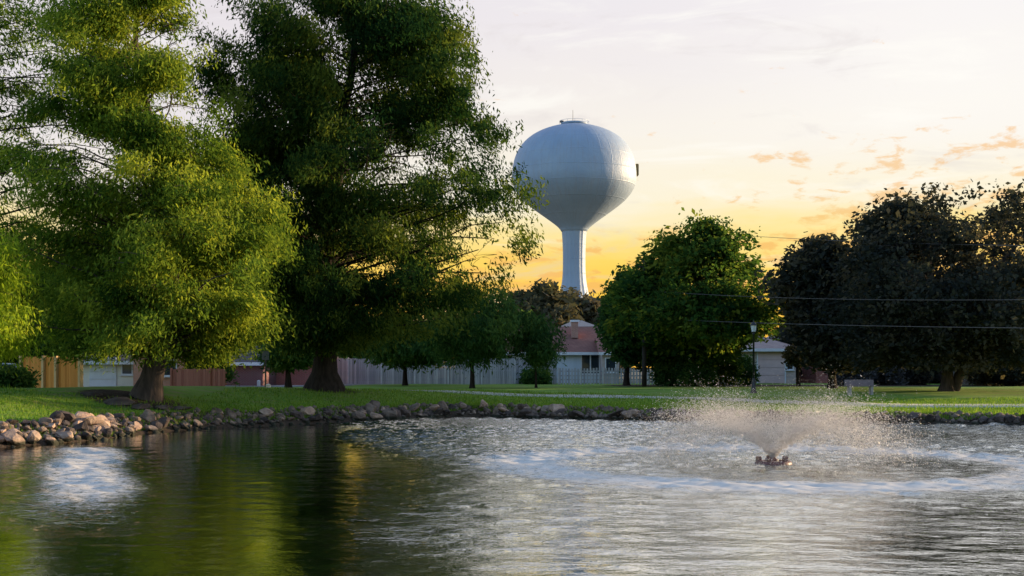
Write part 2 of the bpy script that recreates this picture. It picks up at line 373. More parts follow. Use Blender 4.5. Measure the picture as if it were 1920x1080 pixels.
# ------------------------------------------------------------------ water tower
TD = 210.0; s_ = TD / F; tx = (1076.5 - 960) * s_; tg = .84
def tz(y): return CAMZ + (HOR - y) * s_
m = bpy.data.materials.new('tower_paint'); m.use_nodes = True; q = NB(m.node_tree); p = m.node_tree.nodes['Principled BSDF']
co = q.n('ShaderNodeTexCoord').outputs['Object']; x_, y_, z_ = q.sep(co)
an = q.m('ARCTAN2', y_, x_)
stn = q.noise(q.comb(q.m('MULTIPLY', an, 11), q.m('MULTIPLY', z_, .16), 0), 2.0, 6, .7)
big = q.noise(co, .12, 4)
q.l(q.mix(q.m('MULTIPLY', q.smooth(stn, .45, .72), .55), q.mix(q.smooth(big, .35, .65), (.31, .39, .49, 1), (.25, .33, .44, 1)), (.28, .29, .33, 1)), p.inputs['Base Color'])
seam = q.m('MULTIPLY', q.smooth(q.m('ABSOLUTE', q.m('SUBTRACT', q.m('FRACT', q.m('MULTIPLY', an, 32 / (2 * math.pi))), .5)), .44, .5), .6)
seam2 = q.smooth(q.m('ABSOLUTE', q.m('SUBTRACT', q.m('FRACT', q.m('MULTIPLY', z_, .42)), .5)), .46, .5)
bn = q.n('ShaderNodeBump'); bn.inputs['Distance'].default_value = .08; bn.inputs['Strength'].default_value = .4
q.l(q.m('ADD', q.m('ADD', seam, seam2), q.m('MULTIPLY', q.noise(co, 1.4, 6, .7), 2.2)), bn.inputs['Height']); q.l(bn.outputs[0], p.inputs['Normal'])
p.inputs['Roughness'].default_value = .55
M['tower'] = m
tower = tag(empty('water_tower', (tx, TD, tg)), 'tall pale blue-white water tower with bulbous tank, rising behind the trees', 'water tower')
tank_p = [(232.5, 2), (233.5, 16), (236, 30), (240, 47), (247, 66), (256, 82), (268, 96), (282, 106), (298, 112.5), (315, 116), (334, 117), (350, 115.5), (364, 106), (375, 97), (386, 84), (398, 67.5), (410, 50.5), (420, 37), (427, 28), (434, 24)]
V_ = [(w * s_, tz(y) - tg) for y, w in tank_p]
def dense(P, k=5):
    P = np.array(P); t = np.arange(len(P)); tt = np.linspace(0, len(P) - 1, (len(P) - 1) * k + 1)
    Q = np.stack([np.interp(tt, t, P[:, 0]), np.interp(tt, t, P[:, 1])], 1)
    for _ in range(16): Q[1:-1] = (Q[:-2] + 2 * Q[1:-1] + Q[2:]) / 4
    return [tuple(x) for x in Q]
MB().lathe(dense(V_)[::-1], 96).build('tank', M['tower'], tower, smooth=True)
stem = [(434, 23), (445, 21.5), (480, 20.5), (505, 20.8), (525, 21.5), (540, 24.5), (556, 28), (575, 30.5), (600, 32), (tz(0), 33)]
prof = dense([(w * s_, (tz(y) if i < 9 else tg - .3) - tg) for i, (y, w) in enumerate(stem)])[::-1]
n = 96; vs = []; fs = []
for (rr, zz) in prof:
    for k in range(n):
        t = 2 * math.pi * k / n; q_ = rr * (1 + .018 * math.cos(16 * t)); vs.append((q_ * math.cos(t), q_ * math.sin(t), zz))
for i in range(len(prof) - 1):
    for k in range(n): fs.append((i * n + k, i * n + (k + 1) % n, (i + 1) * n + (k + 1) % n, (i + 1) * n + k))
MB().add(vs, fs).build('stem', M['tower'], tower, smooth=True)
zt = tz(232.5) - tg
MB().lathe([(2.2, -.2), (2.2, .15), (.9, .35), (.3, .4)], 24, (0, 0, zt)).build('roof_vent', M['tower'], tower, smooth=True)
MB().tube([(-.2, 0, zt), (-.2, 0, zt + 2.3)], [.05, .03], 6).build('antenna', M['black_metal'], tower)
bm_ = MB().lathe([(.25, 0), (.14, .08), (.14, .3), (.38, .34), (.34, .58), (.1, .66)], 12, (-2.0, -.4, zt - .15)); bm_.build('warning_light', M['black_metal'], tower)
# round inspection hatch on the sunny flank with its small balcony
hx = 117 * s_; hz = tz(319) - tg
hb = MB(); hb.box(hx - .5, hx + .3, -.7, .7, hz - .95, hz + .95); h_ = hb.build('hatch_box', mat('hatch_paint', (.30, .20, .08), (.2, .14, .06), 1), tower, bevel=.08)
rl = MB(); 
for k in range(48):
    t0, t1 = 2 * math.pi * k / 48, 2 * math.pi * (k + 1) / 48
    rl.tube([(2.4 * math.cos(t0), 2.4 * math.sin(t0), zt + .45), (2.4 * math.cos(t1), 2.4 * math.sin(t1), zt + .45)], .025, 4, False)
    if k % 4 == 0: rl.tube([(2.4 * math.cos(t0), 2.4 * math.sin(t0), zt - .3), (2.4 * math.cos(t0), 2.4 * math.sin(t0), zt + .45)], .025, 4, False)
rl.build('railing', M['tower'], tower)

# ------------------------------------------------------------------ trees
def tubes_np(paths, radii, n=6):
    """many tapered limbs in one mesh"""
    V = []; Fc = []; off = 0
    for P, r_ in zip(paths, radii):
        P = np.asarray(P, float); r_ = np.asarray(r_, float); k = len(P)
        D = np.gradient(P, axis=0); D /= np.linalg.norm(D, axis=1)[:, None] + 1e-9
        up = np.where(np.abs(D[:, 2:3]) > .9, [[1., 0, 0]], [[0, 0, 1.]])
        A = np.cross(D, up); A /= np.linalg.norm(A, axis=1)[:, None] + 1e-9; B = np.cross(D, A)
        t = np.arange(n) * 2 * math.pi / n
        ring = P[:, None] + (A[:, None] * np.cos(t)[None, :, None] + B[:, None] * np.sin(t)[None, :, None]) * r_[:, None, None]
        V.append(ring.reshape(-1, 3))
        i = np.arange(k - 1)[:, None] * n; j = np.arange(n)[None, :]; j2 = (j + 1) % n
        Fc.append((np.stack([i + j, i + j2, i + n + j2, i + n + j], -1).reshape(-1, 4)) + off); off += k * n
    return np.concatenate(V), np.concatenate(Fc)
def leaves_np(C, n_each, spread, size, aspect, direc, droop, rg, var_c, jit=.5):
    """C (m,3) clump centres -> diamond leaves; direc (m,3) outward"""
    m_ = len(C); N = m_ * n_each; idx = np.repeat(np.arange(m_), n_each)
    sc = (rg.random(m_) * 1.0 + .5)[idx]
    P = C[idx] + rg.normal(0, 1, (N, 3)).clip(-1.9, 1.9) * np.array(spread)[None, :] * sc[:, None]
    d = direc[idx] * (.8 - .6 * abs(droop)) + rg.normal(0, jit, (N, 3)) + np.array([0, 0, -1.0]) * droop
    P[:, 2] -= np.abs(rg.normal(0, .16, N)) * max(0, droop - .3) * 2
    d /= np.linalg.norm(d, axis=1)[:, None] + 1e-9
    w = rg.normal(0, 1, (N, 3)); w -= d * (w * d).sum(1)[:, None]; w /= np.linalg.norm(w, axis=1)[:, None] + 1e-9
    L = size * (.55 + 1.1 * rg.random(N) ** 2); Wd = L * aspect
    a = P - d * L[:, None] * .5; c_ = P + d * L[:, None] * .5; mid = P - d * L[:, None] * .08
    V = np.stack([a, mid + w * Wd[:, None] * .5, c_, mid - w * Wd[:, None] * .5], 1).reshape(-1, 3)
    var = np.clip(var_c[idx] + rg.normal(0, .13, N), 0, 1)
    return V, np.arange(N * 4).reshape(-1, 4), var
def make_tree(name, label, cat, base_px, Yd, prof, leafm, barkm, seed, trunk=None, trunk2=None, nb=80, per=9, n_leaf=70, spread=(.34, .34, .2), size=.2, aspect=.3,
              rise=.35, sag=.25, droop=.4, inner=.3, jit=.5, group=None, r0=.4, flare=1.0, depth=1.0, base_z=None, forks=0, holes=0.0, umin=.5, gaps=(), u_hi=1.06, edge_noise=.14, bright=0.):
    rg = np.random.default_rng(seed)
    s = Yd / F; X_ = lambda v: (v - 960) * s; Z_ = lambda v: CAMZ + (HOR - v) * s
    bx = X_(base_px); bz = gz1(bx, Yd) - .08 if base_z is None else base_z
    root = tag(empty(name, (bx, Yd, bz)), label, cat, group)
    P = sorted([(Z_(y) - bz, X_(l) - bx, X_(r_) - bx) for y, l, r_ in prof]); zp = np.array([p_[0] for p_ in P]); lp = np.array([p_[1] for p_ in P]); rp = np.array([p_[2] for p_ in P])
    ztop = zp[-1]; zbot = zp[0]
    tk = trunk or [(0, 0, 0), (0, 0, ztop * .9)]
    tk = [((X_(a_) - bx), 0, Z_(c_) - bz) for a_, c_ in trunk] if trunk else tk
    if trunk: tk = [(0, 0, 0)] + tk
    tz_ = np.array([t[2] for t in tk]); txx = np.array([t[0] for t in tk])
    zz = np.linspace(0, tz_[-1], 22)
    ax = np.interp(zz, tz_, txx); ax = ax + .10 * np.sin(zz * 1.1 + seed) * np.clip(zz / 3, 0, 1)
    ay = .12 * np.sin(zz * .8 + seed * 2) * np.clip(zz / 3, 0, 1)
    rr_ = r0 * (1 - .86 * (zz / tz_[-1]) ** .9) * (1 + flare * np.exp(-zz / (r0 * 1.1)) + .0)
    paths = [np.stack([ax, ay, zz], 1)]; rads = [rr_]
    axis = lambda z: np.interp(z, zz, ax)
    if trunk2:
        q2 = np.array([[X_(a_) - bx, dy_, Z_(c_) - bz if c_ else 0] for a_, c_, dy_ in trunk2]); t2 = np.linspace(0, len(q2) - 1, 14)
        paths.append(np.stack([np.interp(t2, np.arange(len(q2)), q2[:, k]) for k in range(3)], 1)); rads.append(np.linspace(r0 * 1.0, .06, 14))
    tv, tf = tubes_np(paths, rads, 16)
    # buttress ridges
    ang = np.arctan2(tv[:, 1] - np.interp(tv[:, 2], zz, ay), tv[:, 0] - np.interp(tv[:, 2], zz, ax))
    k_ = 1 + .16 * np.sin(ang * 5 + seed) * np.exp(-tv[:, 2] / 1.2) * flare + .05 * np.sin(ang * 9)
    cxy = np.stack([np.interp(tv[:, 2], zz, ax), np.interp(tv[:, 2], zz, ay)], 1)
    nm = 22 * 16; tv[:nm, :2] = (cxy + (tv[:, :2] - cxy) * k_[:, None])[:nm]
    np_mesh('trunk', tv, tf, barkm, root, smooth=True)
    # limbs
    limb_p = []; limb_r = []; C = []; Dr = []; Vc = []
    wts = np.interp(np.linspace(zbot, ztop, 200), zp, rp - lp) + .3; cum = np.cumsum(wts) / wts.sum()
    us = (np.arange(nb) + rg.random(nb)) / nb
    ztips = np.interp(us, cum, np.linspace(zbot, ztop, 200)); rg.shuffle(ztips)
    ga = 2.39996
    lobes = rg.random((6, 3)) * 6.28
    for i, zt_ in enumerate(ztips):
        th = i * ga + rg.normal(0, .3)
        c_, s__ = math.cos(th), math.sin(th)
        l_ = axis(zt_) - np.interp(zt_, zp, lp); r_ = np.interp(zt_, zp, rp) - axis(zt_); mid_ = max(.25, (l_ + r_) / 2) * depth
        sx = max(.15, r_ if c_ > 0 else l_); Rr = 1 / math.sqrt((c_ / sx) ** 2 + (s__ / mid_) ** 2)
        Rr *= (1 + edge_noise * math.sin(3 * th + zt_ * 1.3 + lobes[0, 0])) * rg.uniform(.80, u_hi)
        if abs(c_) > .85: Rr = min(Rr, sx * 1.04)
        z0 = max(zbot * .75 + .2, zt_ - Rr * rise * rg.uniform(.7, 1.3)); z0 = min(z0, tz_[-1] * .97)
        st_ = np.array([axis(z0), 0, z0]); en = np.array([axis(zt_) + c_ * Rr, s__ * Rr, zt_])
        t = np.linspace(0, 1, 8)[:, None]
        arch = np.array([0, 0, 1.]) * (np.sin(t * math.pi) * sag * Rr * rg.uniform(.2, 1.1))
        wig = np.array([[math.sin(5 * v_ + i), math.cos(4 * v_ + i), 0] for v_ in t[:, 0]]) * .10 * Rr * t + np.cumsum(rg.normal(0, .035, (8, 3)), 0) * Rr * t
        Pth = st_ + (en - st_) * t + arch + wig
        inp = (Pth[:, 0] > np.interp(Pth[:, 2], zp, lp) * .9) & (Pth[:, 0] < np.interp(Pth[:, 2], zp, rp) * .9); kq = 7 if inp[2:7].all() else max(3, 2 + int(np.argmin(inp[2:7])))
        limb_p.append(Pth[:kq]); limb_r.append(np.linspace(max(.025, r0 * .19 * (1 - z0 / (ztop * 1.15))), .012, 7)[:kq])
        cv = rg.normal(.46 + bright, .24)
        for k in range(per):
            u = umin + (1.04 - umin) * rg.random() ** .75
            pb = np.array([np.interp(u * 7, np.arange(8), Pth[:, d_]) for d_ in range(3)])
            side_ = rg.normal(0, 1, 3) * np.array([.24, .24, .10]) * (.5 + Rr * .38) * (1.2 - .5 * u)
            cc = pb + side_
            C.append(cc); Dr.append([c_, s__, 0]); Vc.append(cv + rg.normal(0, .17))
            if k % 2 == 0:
                mpt = (pb + cc) / 2 + [0, 0, .04]
                if np.interp(cc[2], zp, lp) < cc[0] < np.interp(cc[2], zp, rp) and zbot < cc[2] < ztop - .3: limb_p.append(np.array([pb, mpt, cc])); limb_r.append(np.array([.012, .008, .005]))
    C = np.array(C); Dr = np.array(Dr); Vc = np.array(Vc)
    # keep clumps inside the crown's outline, and open the gaps
    l_ = np.interp(C[:, 2], zp, lp); r_ = np.interp(C[:, 2], zp, rp)
    ok = (C[:, 0] > l_ - .1) & (C[:, 0] < r_ + .1) & (C[:, 2] < ztop - .25) & (C[:, 2] > zbot - .3)
    if holes:
        hn = np.sin(C[:, 0] * 1.9 + seed) * np.sin(C[:, 2] * 2.3 + seed * 1.7) + .6 * np.sin(C[:, 0] * 4.1 + C[:, 2] * 3.3) * np.sin(C[:, 1] * 1.5)
        ok &= hn < (1 - holes) * 1.2
    for gx0, gy0, gr in gaps:                     # open windows in the crown
        ok &= ((C[:, 0] - (X_(gx0) - bx)) ** 2 + ((C[:, 2] - (Z_(gy0) - bz)) * 1.15) ** 2) > (gr * s * 1.12 + .34) ** 2
    C, Dr, Vc = C[ok], Dr[ok], Vc[ok]
    V, Fc, var = leaves_np(C, n_leaf, spread, size, aspect, Dr, droop, rg, Vc, jit)
    np_mesh('crown', V, Fc, leafm, root, attrs={'var': ('FACE', var)})
    lv, lf = tubes_np(limb_p, limb_r, 5)
    np_mesh('branches', lv, lf, barkm, root, smooth=True)
    return root

LM = {}
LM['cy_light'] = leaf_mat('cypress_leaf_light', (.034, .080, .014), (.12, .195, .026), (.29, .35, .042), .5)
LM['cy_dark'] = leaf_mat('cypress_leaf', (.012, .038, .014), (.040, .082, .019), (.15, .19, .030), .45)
LM['oak'] = leaf_mat('oak_leaf', (.022, .028, .026), (.046, .052, .042), (.11, .095, .065), .35)
LM['pear'] = leaf_mat('pear_leaf', (.020, .058, .018), (.058, .12, .024), (.21, .24, .035), .48)
LM['elm'] = leaf_mat('elm_leaf', (.026, .066, .024), (.056, .125, .034), (.12, .19, .045), .4)
LM['far'] = leaf_mat('far_leaf', (.055, .06, .034), (.10, .095, .055), (.16, .135, .095), .3)
LM['lime'] = leaf_mat('lime_leaf', (.14, .22, .02), (.28, .40, .03), (.45, .52, .07), .55)
LM['grey'] = leaf_mat('grey_leaf', (.05, .055, .06), (.11, .12, .13), (.2, .21, .22), .3)

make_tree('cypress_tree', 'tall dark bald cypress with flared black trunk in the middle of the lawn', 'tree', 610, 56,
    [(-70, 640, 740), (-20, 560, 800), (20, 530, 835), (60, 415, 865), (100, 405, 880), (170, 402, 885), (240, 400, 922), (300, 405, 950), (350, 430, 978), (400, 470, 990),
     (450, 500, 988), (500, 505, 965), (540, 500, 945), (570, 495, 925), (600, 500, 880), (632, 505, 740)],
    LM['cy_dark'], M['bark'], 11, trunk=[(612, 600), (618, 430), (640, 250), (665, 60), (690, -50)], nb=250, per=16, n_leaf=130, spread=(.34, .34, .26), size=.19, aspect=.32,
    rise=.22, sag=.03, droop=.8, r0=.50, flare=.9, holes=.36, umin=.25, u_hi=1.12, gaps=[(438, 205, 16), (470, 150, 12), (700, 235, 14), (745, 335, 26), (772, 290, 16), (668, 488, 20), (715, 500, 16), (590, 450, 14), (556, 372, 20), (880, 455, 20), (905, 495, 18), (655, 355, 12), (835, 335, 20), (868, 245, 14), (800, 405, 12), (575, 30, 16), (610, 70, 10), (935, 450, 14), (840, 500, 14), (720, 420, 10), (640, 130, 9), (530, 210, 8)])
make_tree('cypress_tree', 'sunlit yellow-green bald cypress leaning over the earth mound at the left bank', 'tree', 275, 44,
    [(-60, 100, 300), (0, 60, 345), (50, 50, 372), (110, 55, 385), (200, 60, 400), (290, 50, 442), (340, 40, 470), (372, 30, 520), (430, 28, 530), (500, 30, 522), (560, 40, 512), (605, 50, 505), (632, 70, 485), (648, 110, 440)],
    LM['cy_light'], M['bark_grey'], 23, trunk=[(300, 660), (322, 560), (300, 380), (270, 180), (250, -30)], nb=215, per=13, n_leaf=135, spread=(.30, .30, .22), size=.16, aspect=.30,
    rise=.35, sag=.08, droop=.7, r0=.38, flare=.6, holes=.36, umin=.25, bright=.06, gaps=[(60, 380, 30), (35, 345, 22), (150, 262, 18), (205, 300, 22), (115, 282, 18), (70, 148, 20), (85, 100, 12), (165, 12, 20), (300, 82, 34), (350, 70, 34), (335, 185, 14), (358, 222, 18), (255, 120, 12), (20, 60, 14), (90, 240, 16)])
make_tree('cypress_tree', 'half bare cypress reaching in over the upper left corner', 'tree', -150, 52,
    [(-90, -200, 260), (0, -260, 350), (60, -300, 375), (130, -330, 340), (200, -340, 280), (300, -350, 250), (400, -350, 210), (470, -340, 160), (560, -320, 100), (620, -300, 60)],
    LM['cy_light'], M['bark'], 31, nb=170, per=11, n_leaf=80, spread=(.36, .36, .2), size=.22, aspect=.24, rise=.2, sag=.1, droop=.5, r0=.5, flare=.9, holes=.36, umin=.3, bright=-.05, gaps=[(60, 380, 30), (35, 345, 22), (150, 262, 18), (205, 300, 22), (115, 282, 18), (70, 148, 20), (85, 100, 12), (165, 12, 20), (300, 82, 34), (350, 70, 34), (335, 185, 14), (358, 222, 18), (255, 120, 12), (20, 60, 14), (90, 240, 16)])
make_tree('willow_tree', 'bright lime green weeping foliage at the left edge over the rocks', 'tree', -50, 38.5,
    [(430, -90, 10), (470, -140, 40), (540, -150, 46), (600, -150, 58), (640, -150, 56), (672, -140, 40)],
    LM['lime'], M['bark_grey'], 41, nb=60, per=8, n_leaf=60, spread=(.20, .20, .2), size=.16, aspect=.22, rise=.5, sag=.3, droop=.9, r0=.12, flare=.5, umin=.4)
small = 'small trees along the park path'
make_tree('park_tree', 'small round-headed tree with straight dark trunk in front of the grey fence', 'tree', 885, 74,
    [(540, 850, 930), (560, 815, 965), (600, 790, 985), (635, 795, 985), (656, 815, 960), (666, 840, 930)],
    LM['elm'], M['bark'], 52, nb=64, per=8, n_leaf=52, spread=(.30, .30, .34), size=.26, aspect=.28, rise=.5, sag=.1, droop=.8, r0=.15, flare=.4, group=small, umin=.35, holes=.38, edge_noise=.32)
make_tree('park_tree', 'smallest young tree with thin trunk, left of the house with the white window', 'tree', 1005, 74,
    [(585, 985, 1030), (610, 962, 1045), (640, 952, 1052), (660, 960, 1048), (672, 980, 1030)],
    LM['elm'], M['bark'], 53, nb=38, per=7, n_leaf=50, spread=(.26, .26, .28), size=.22, aspect=.3, rise=.6, sag=.1, droop=.7, r0=.08, flare=.5, group=small, umin=.3, holes=.34, edge_noise=.32)
make_tree('park_tree', 'small tree with forked red-brown trunk before the brick house', 'tree', 541, 73,
    [(635, 505, 585), (650, 490, 600), (668, 498, 590), (680, 515, 570)],
    LM['elm'], M['bark'], 54, nb=36, per=8, n_leaf=60, spread=(.3, .3, .2), size=.24, aspect=.38, rise=.7, sag=.1, droop=.5, r0=.22, flare=.3, group=small, umin=.3)
make_tree('park_tree', 'leafy dark tree hanging over the grey fence just right of the big cypress', 'tree', 760, 84,
    [(606, 740, 860), (616, 700, 890), (630, 690, 900), (645, 695, 890), (662, 710, 870)],
    LM['elm'], M['bark'], 55, nb=80, per=9, n_leaf=70, spread=(.45, .45, .35), size=.32, aspect=.38, rise=.4, sag=.1, droop=.7, r0=.18, flare=.4, umin=.3)
make_tree('pear_tree', 'rounded green tree right of the water tower, catching some sun', 'tree', 1312, 80,
    [(416, 1290, 1335), (432, 1262, 1350), (450, 1245, 1405), (480, 1225, 1405), (510, 1185, 1425), (540, 1160, 1440), (575, 1145, 1450), (600, 1140, 1452), (620, 1160, 1435), (640, 1200, 1390), (665, 1240, 1340)],
    LM['pear'], M['bark'], 61, nb=150, per=10, n_leaf=70, spread=(.40, .40, .32), size=.31, aspect=.5, rise=.7, sag=.05, droop=.15, r0=.3, flare=.5, holes=.34, umin=.35, edge_noise=.22, gaps=[(1235, 545, 10), (1285, 535, 12), (1345, 520, 8), (1400, 540, 14), (1420, 560, 10), (1395, 480, 8), (1300, 445, 5)])
make_tree('park_tree', 'low dark tree crowding the utility pole behind the path', 'tree', 1175, 84,
    [(505, 1190, 1225), (540, 1165, 1250), (590, 1142, 1290), (635, 1150, 1300), (660, 1170, 1290), (680, 1190, 1260)],
    LM['elm'], M['bark'], 62, nb=80, per=9, n_leaf=60, spread=(.4, .4, .3), size=.34, aspect=.45, rise=.6, sag=.05, droop=.2, r0=.2, flare=.5, umin=.3, bright=-.2)
make_tree('oak_tree', 'huge dark spreading oak with twin trunks at the right edge', 'tree', 1775, 66,
    [(372, 1700, 1960), (385, 1660, 2010), (410, 1640, 2060), (450, 1625, 2110), (500, 1600, 2140), (550, 1590, 2150), (600, 1585, 2150), (640, 1600, 2140), (672, 1640, 2100)],
    LM['oak'], M['bark_grey'], 71, trunk=[(1776, 680), (1768, 600), (1740, 500), (1760, 420)], trunk2=[(1788, None, .1), (1806, 690, .2), (1812, 640, .3), (1880, 500, .6), (1940, 430, .9)], nb=250, per=11, n_leaf=56, spread=(.38, .38, .30), size=.26, aspect=.55, rise=.75, sag=.05, droop=.1, r0=.30, flare=.7, holes=.33, umin=.3, edge_noise=.18, u_hi=1.12, gaps=[(1712, 432, 10), (1670, 460, 12), (1690, 520, 14), (1740, 515, 8), (1850, 450, 10), (1660, 495, 8), (1835, 490, 8)])
make_tree('oak_tree', 'dark low oak between the lamp post and the huge oak', 'tree', 1560, 74,
    [(458, 1555, 1600), (475, 1520, 1650), (500, 1480, 1680), (530, 1455, 1700), (565, 1465, 1710), (600, 1510, 1710), (640, 1530, 1700), (668, 1550, 1660)],
    LM['oak'], M['bark'], 72, nb=150, per=11, n_leaf=56, spread=(.46, .46, .36), size=.34, aspect=.55, rise=.65, sag=.05, droop=.1, r0=.24, flare=.5, holes=.16, umin=.25, edge_noise=.14, gaps=[(1500, 530, 8), (1490, 560, 10), (1470, 575, 8), (1590, 490, 7)])
make_tree('oak_tree', 'slim dark tree standing beside the garage of the pale house', 'tree', 1497, 80,
    [(648, 1485, 1520), (660, 1478, 1530), (675, 1484, 1524)],
    LM['far'], M['bark'], 73, nb=22, per=6, n_leaf=40, spread=(.25, .25, .2), size=.22, aspect=.5, rise=.65, sag=.05, droop=.1, r0=.13, flare=.5, umin=.25)
# the wood closing the far side of the park: each one its own tree
farg = 'far trees beyond the houses'
def far_tree(bp, Yd, top, half, lab, seed, lm='far', bot=690, nb=55, n_leaf=46):
    h_ = bot - top
    return make_tree('far_tree', lab, 'tree', bp, Yd, [(top, bp - half * .25, bp + half * .25), (top + h_ * .12, bp - half * .7, bp + half * .65), (top + h_ * .35, bp - half, bp + half), (top + h_ * .7, bp - half, bp + half * .95), (bot - 6, bp - half * .6, bp + half * .6)],
        LM[lm], M['bark_grey'], seed, nb=nb, per=9, n_leaf=n_leaf, spread=(.7, .7, .55), size=.75, aspect=.5, rise=.5, sag=.05, droop=.1, r0=.25, flare=.3, umin=.25, group=farg)
far_tree(1010, 140, 543, 60, 'hazy olive tree at the foot of the water tower, left of its stem', 81)
far_tree(1085, 150, 560, 55, 'hazy olive tree hiding the base of the water tower stem', 82)
far_tree(1140, 150, 570, 40, 'low hazy tree to the right of the water tower stem', 83)
far_tree(930, 130, 600, 75, 'far tree seen under the right side of the big cypress', 84, 'elm')
far_tree(720, 120, 640, 90, 'far tree showing behind the trunk of the big cypress', 85, 'elm')
far_tree(545, 95, 455, 85, 'far dark tree behind the brick house', 86, 'elm')
far_tree(410, 96, 400, 105, 'far tree behind the leaning cypress trunk', 87, 'elm')
far_tree(250, 96, 420, 105, 'far tree rising behind the house with the white garage door', 88, 'elm')
far_tree(60, 105, 520, 110, 'far tree behind the orange board fence', 89, 'elm')
far_tree(1700, 100, 540, 130, 'far dark tree behind the grey shrubs', 91, 'oak', 705, 80)
far_tree(1900, 95, 520, 130, 'far dark tree at the right edge behind the huge oak', 92, 'oak', 708, 80)
far_tree(1560, 105, 560, 90, 'far dark tree behind the low oak', 93, 'oak', 700)

# ------------------------------------------------------------------ rocks of the bank
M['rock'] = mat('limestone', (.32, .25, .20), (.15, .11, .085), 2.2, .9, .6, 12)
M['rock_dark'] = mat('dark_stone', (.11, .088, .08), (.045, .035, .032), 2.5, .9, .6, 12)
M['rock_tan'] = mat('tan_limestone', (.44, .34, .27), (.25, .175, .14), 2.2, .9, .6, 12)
for k_ in ('rock', 'rock_dark', 'rock_tan'):
    q = NB(M[k_].node_tree); p = M[k_].node_tree.nodes['Principled BSDF']; ln_ = p.inputs['Base Color'].links[0].from_socket
    ge = q.n('ShaderNodeNewGeometry').outputs['Position']; wz0 = q.sep(ge)[2]; wetn = q.noise(ge, 2.5, 4)
    wet = q.smooth(q.m('ADD', wz0, q.m('MULTIPLY', wetn, -.12)), .10, .02); oi = q.n('ShaderNodeObjectInfo').outputs['Random']
    c_ = q.mix(1., ln_, q.ramp(oi, [(0, (.55, .52, .50)), (.5, (1, .97, .93)), (1, (1.25, 1.1, .98))]), 'MULTIPLY')
    q.l(q.mix(wet, c_, (.03, .03, .018, 1)), p.inputs['Base Color'])
def rock_mesh(seed, flat=.6, sub=2):
    rg = random.Random(seed); bm = bmesh.new(); bmesh.ops.create_icosphere(bm, subdivisions=sub, radius=.5)
    planes = [(Vector((rg.gauss(0, 1), rg.gauss(0, 1), rg.gauss(0, 1))).normalized(), rg.uniform(.20, .38)) for _ in range(8)]
    for v in bm.verts:
        for n_, d_ in planes:
            k = v.co.dot(n_) - d_
            if k > 0: v.co -= n_ * k * .99
        v.co *= 1 + rg.uniform(-.05, .05); v.co.z *= flat
    me = bpy.data.meshes.new('rock'); bm.to_mesh(me); bm.free(); return me
kinds = []
for i in range(14):
    base = rock_mesh(100 + i, [.55, .7, .45, .85][i % 4])
    for mk in ('rock', 'rock_dark', 'rock_tan'):
        c = base.copy(); c.materials.append(M[mk]); kinds.append((mk, i, c))
far_np = np.array(far)
segl = np.linalg.norm(np.diff(far_np, axis=0), axis=1); cum = np.concatenate([[0], np.cumsum(segl)])
rr = random.Random(5)
nrock = 0
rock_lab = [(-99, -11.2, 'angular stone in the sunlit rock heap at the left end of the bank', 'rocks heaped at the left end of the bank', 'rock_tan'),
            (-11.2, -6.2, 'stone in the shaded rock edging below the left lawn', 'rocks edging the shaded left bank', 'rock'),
            (-6.2, 1.5, 'stone in the rock edging in front of the big cypress', 'rocks edging the bank by the big cypress', 'rock'),
            (1.5, 9.5, 'stone in the low rock edging behind the fountain', 'rocks edging the bank behind the fountain', 'rock'),
            (9.5, 99, 'stone in the low rock edging of the right shore', 'rocks edging the right shore', 'rock')]
def land_rock(x, y, size, lab, grp, mk, sink=.35, label_full=None):
    global nrock
    c = rr.choice([k for k in kinds if k[0] == mk])
    o = link('rock', c[2]); sx, sy, sz = size * rr.uniform(.8, 1.35), size * rr.uniform(.7, 1.1), size * rr.uniform(.7, 1.15)
    o.scale = (sx, sy, sz); o.rotation_euler = (rr.uniform(-.6, .6), rr.uniform(-.7, .7), rr.uniform(0, 6.28))
    z = max(gz1(x, y), -.12); o.location = (x, y, z + sz * .28 * (1 - sink))
    tone = {'rock': 'grey-brown', 'rock_dark': 'dark', 'rock_tan': 'tan'}[mk]
    tag(o, tone + ' ' + lab, 'rock', tone + ' ' + grp); nrock += 1
s = 0.0; rubble = []
while s < cum[-1]:
    x = np.interp(s, cum, far_np[:, 0]); y = np.interp(s, cum, far_np[:, 1])
    j = min(np.searchsorted(cum, s, 'right') - 1, len(segl) - 1); d = (far_np[j + 1] - far_np[j]) / segl[j]; nrm = np.array([-d[1], d[0]])
    sec = next(q_ for q_ in rock_lab if q_[0] <= x < q_[1])
    if abs(x / y * F + 0) < 1000:
        if x < -11.2:
            for off in (.02, .34, .66, 1.0):
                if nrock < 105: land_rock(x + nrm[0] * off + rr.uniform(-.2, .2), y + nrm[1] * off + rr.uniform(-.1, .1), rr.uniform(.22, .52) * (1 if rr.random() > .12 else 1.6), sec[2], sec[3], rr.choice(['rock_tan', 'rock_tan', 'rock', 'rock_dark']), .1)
            s += .33
        else:
            si = rock_lab.index(sec); hbk = {1: 2, 2: 2, 3: 1, 4: 1}[si]
            for k in range(hbk):
                off = .10 + .48 * k + (.15 if si > 2 else 0) + rr.uniform(-.12, .12)
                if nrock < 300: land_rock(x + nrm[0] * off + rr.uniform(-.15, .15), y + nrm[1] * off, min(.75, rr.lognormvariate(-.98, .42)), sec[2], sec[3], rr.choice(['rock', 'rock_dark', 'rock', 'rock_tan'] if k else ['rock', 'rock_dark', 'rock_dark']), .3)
            s += {1: .40, 2: .26, 3: .24, 4: .30}[si]
        for _ in range(12):
            off = rr.uniform(-.1, 1.15); rubble.append((x + nrm[0] * off + rr.uniform(-.3, .3), y + nrm[1] * off, rr.lognormvariate(-1.85, .4)))
    else: s += .4
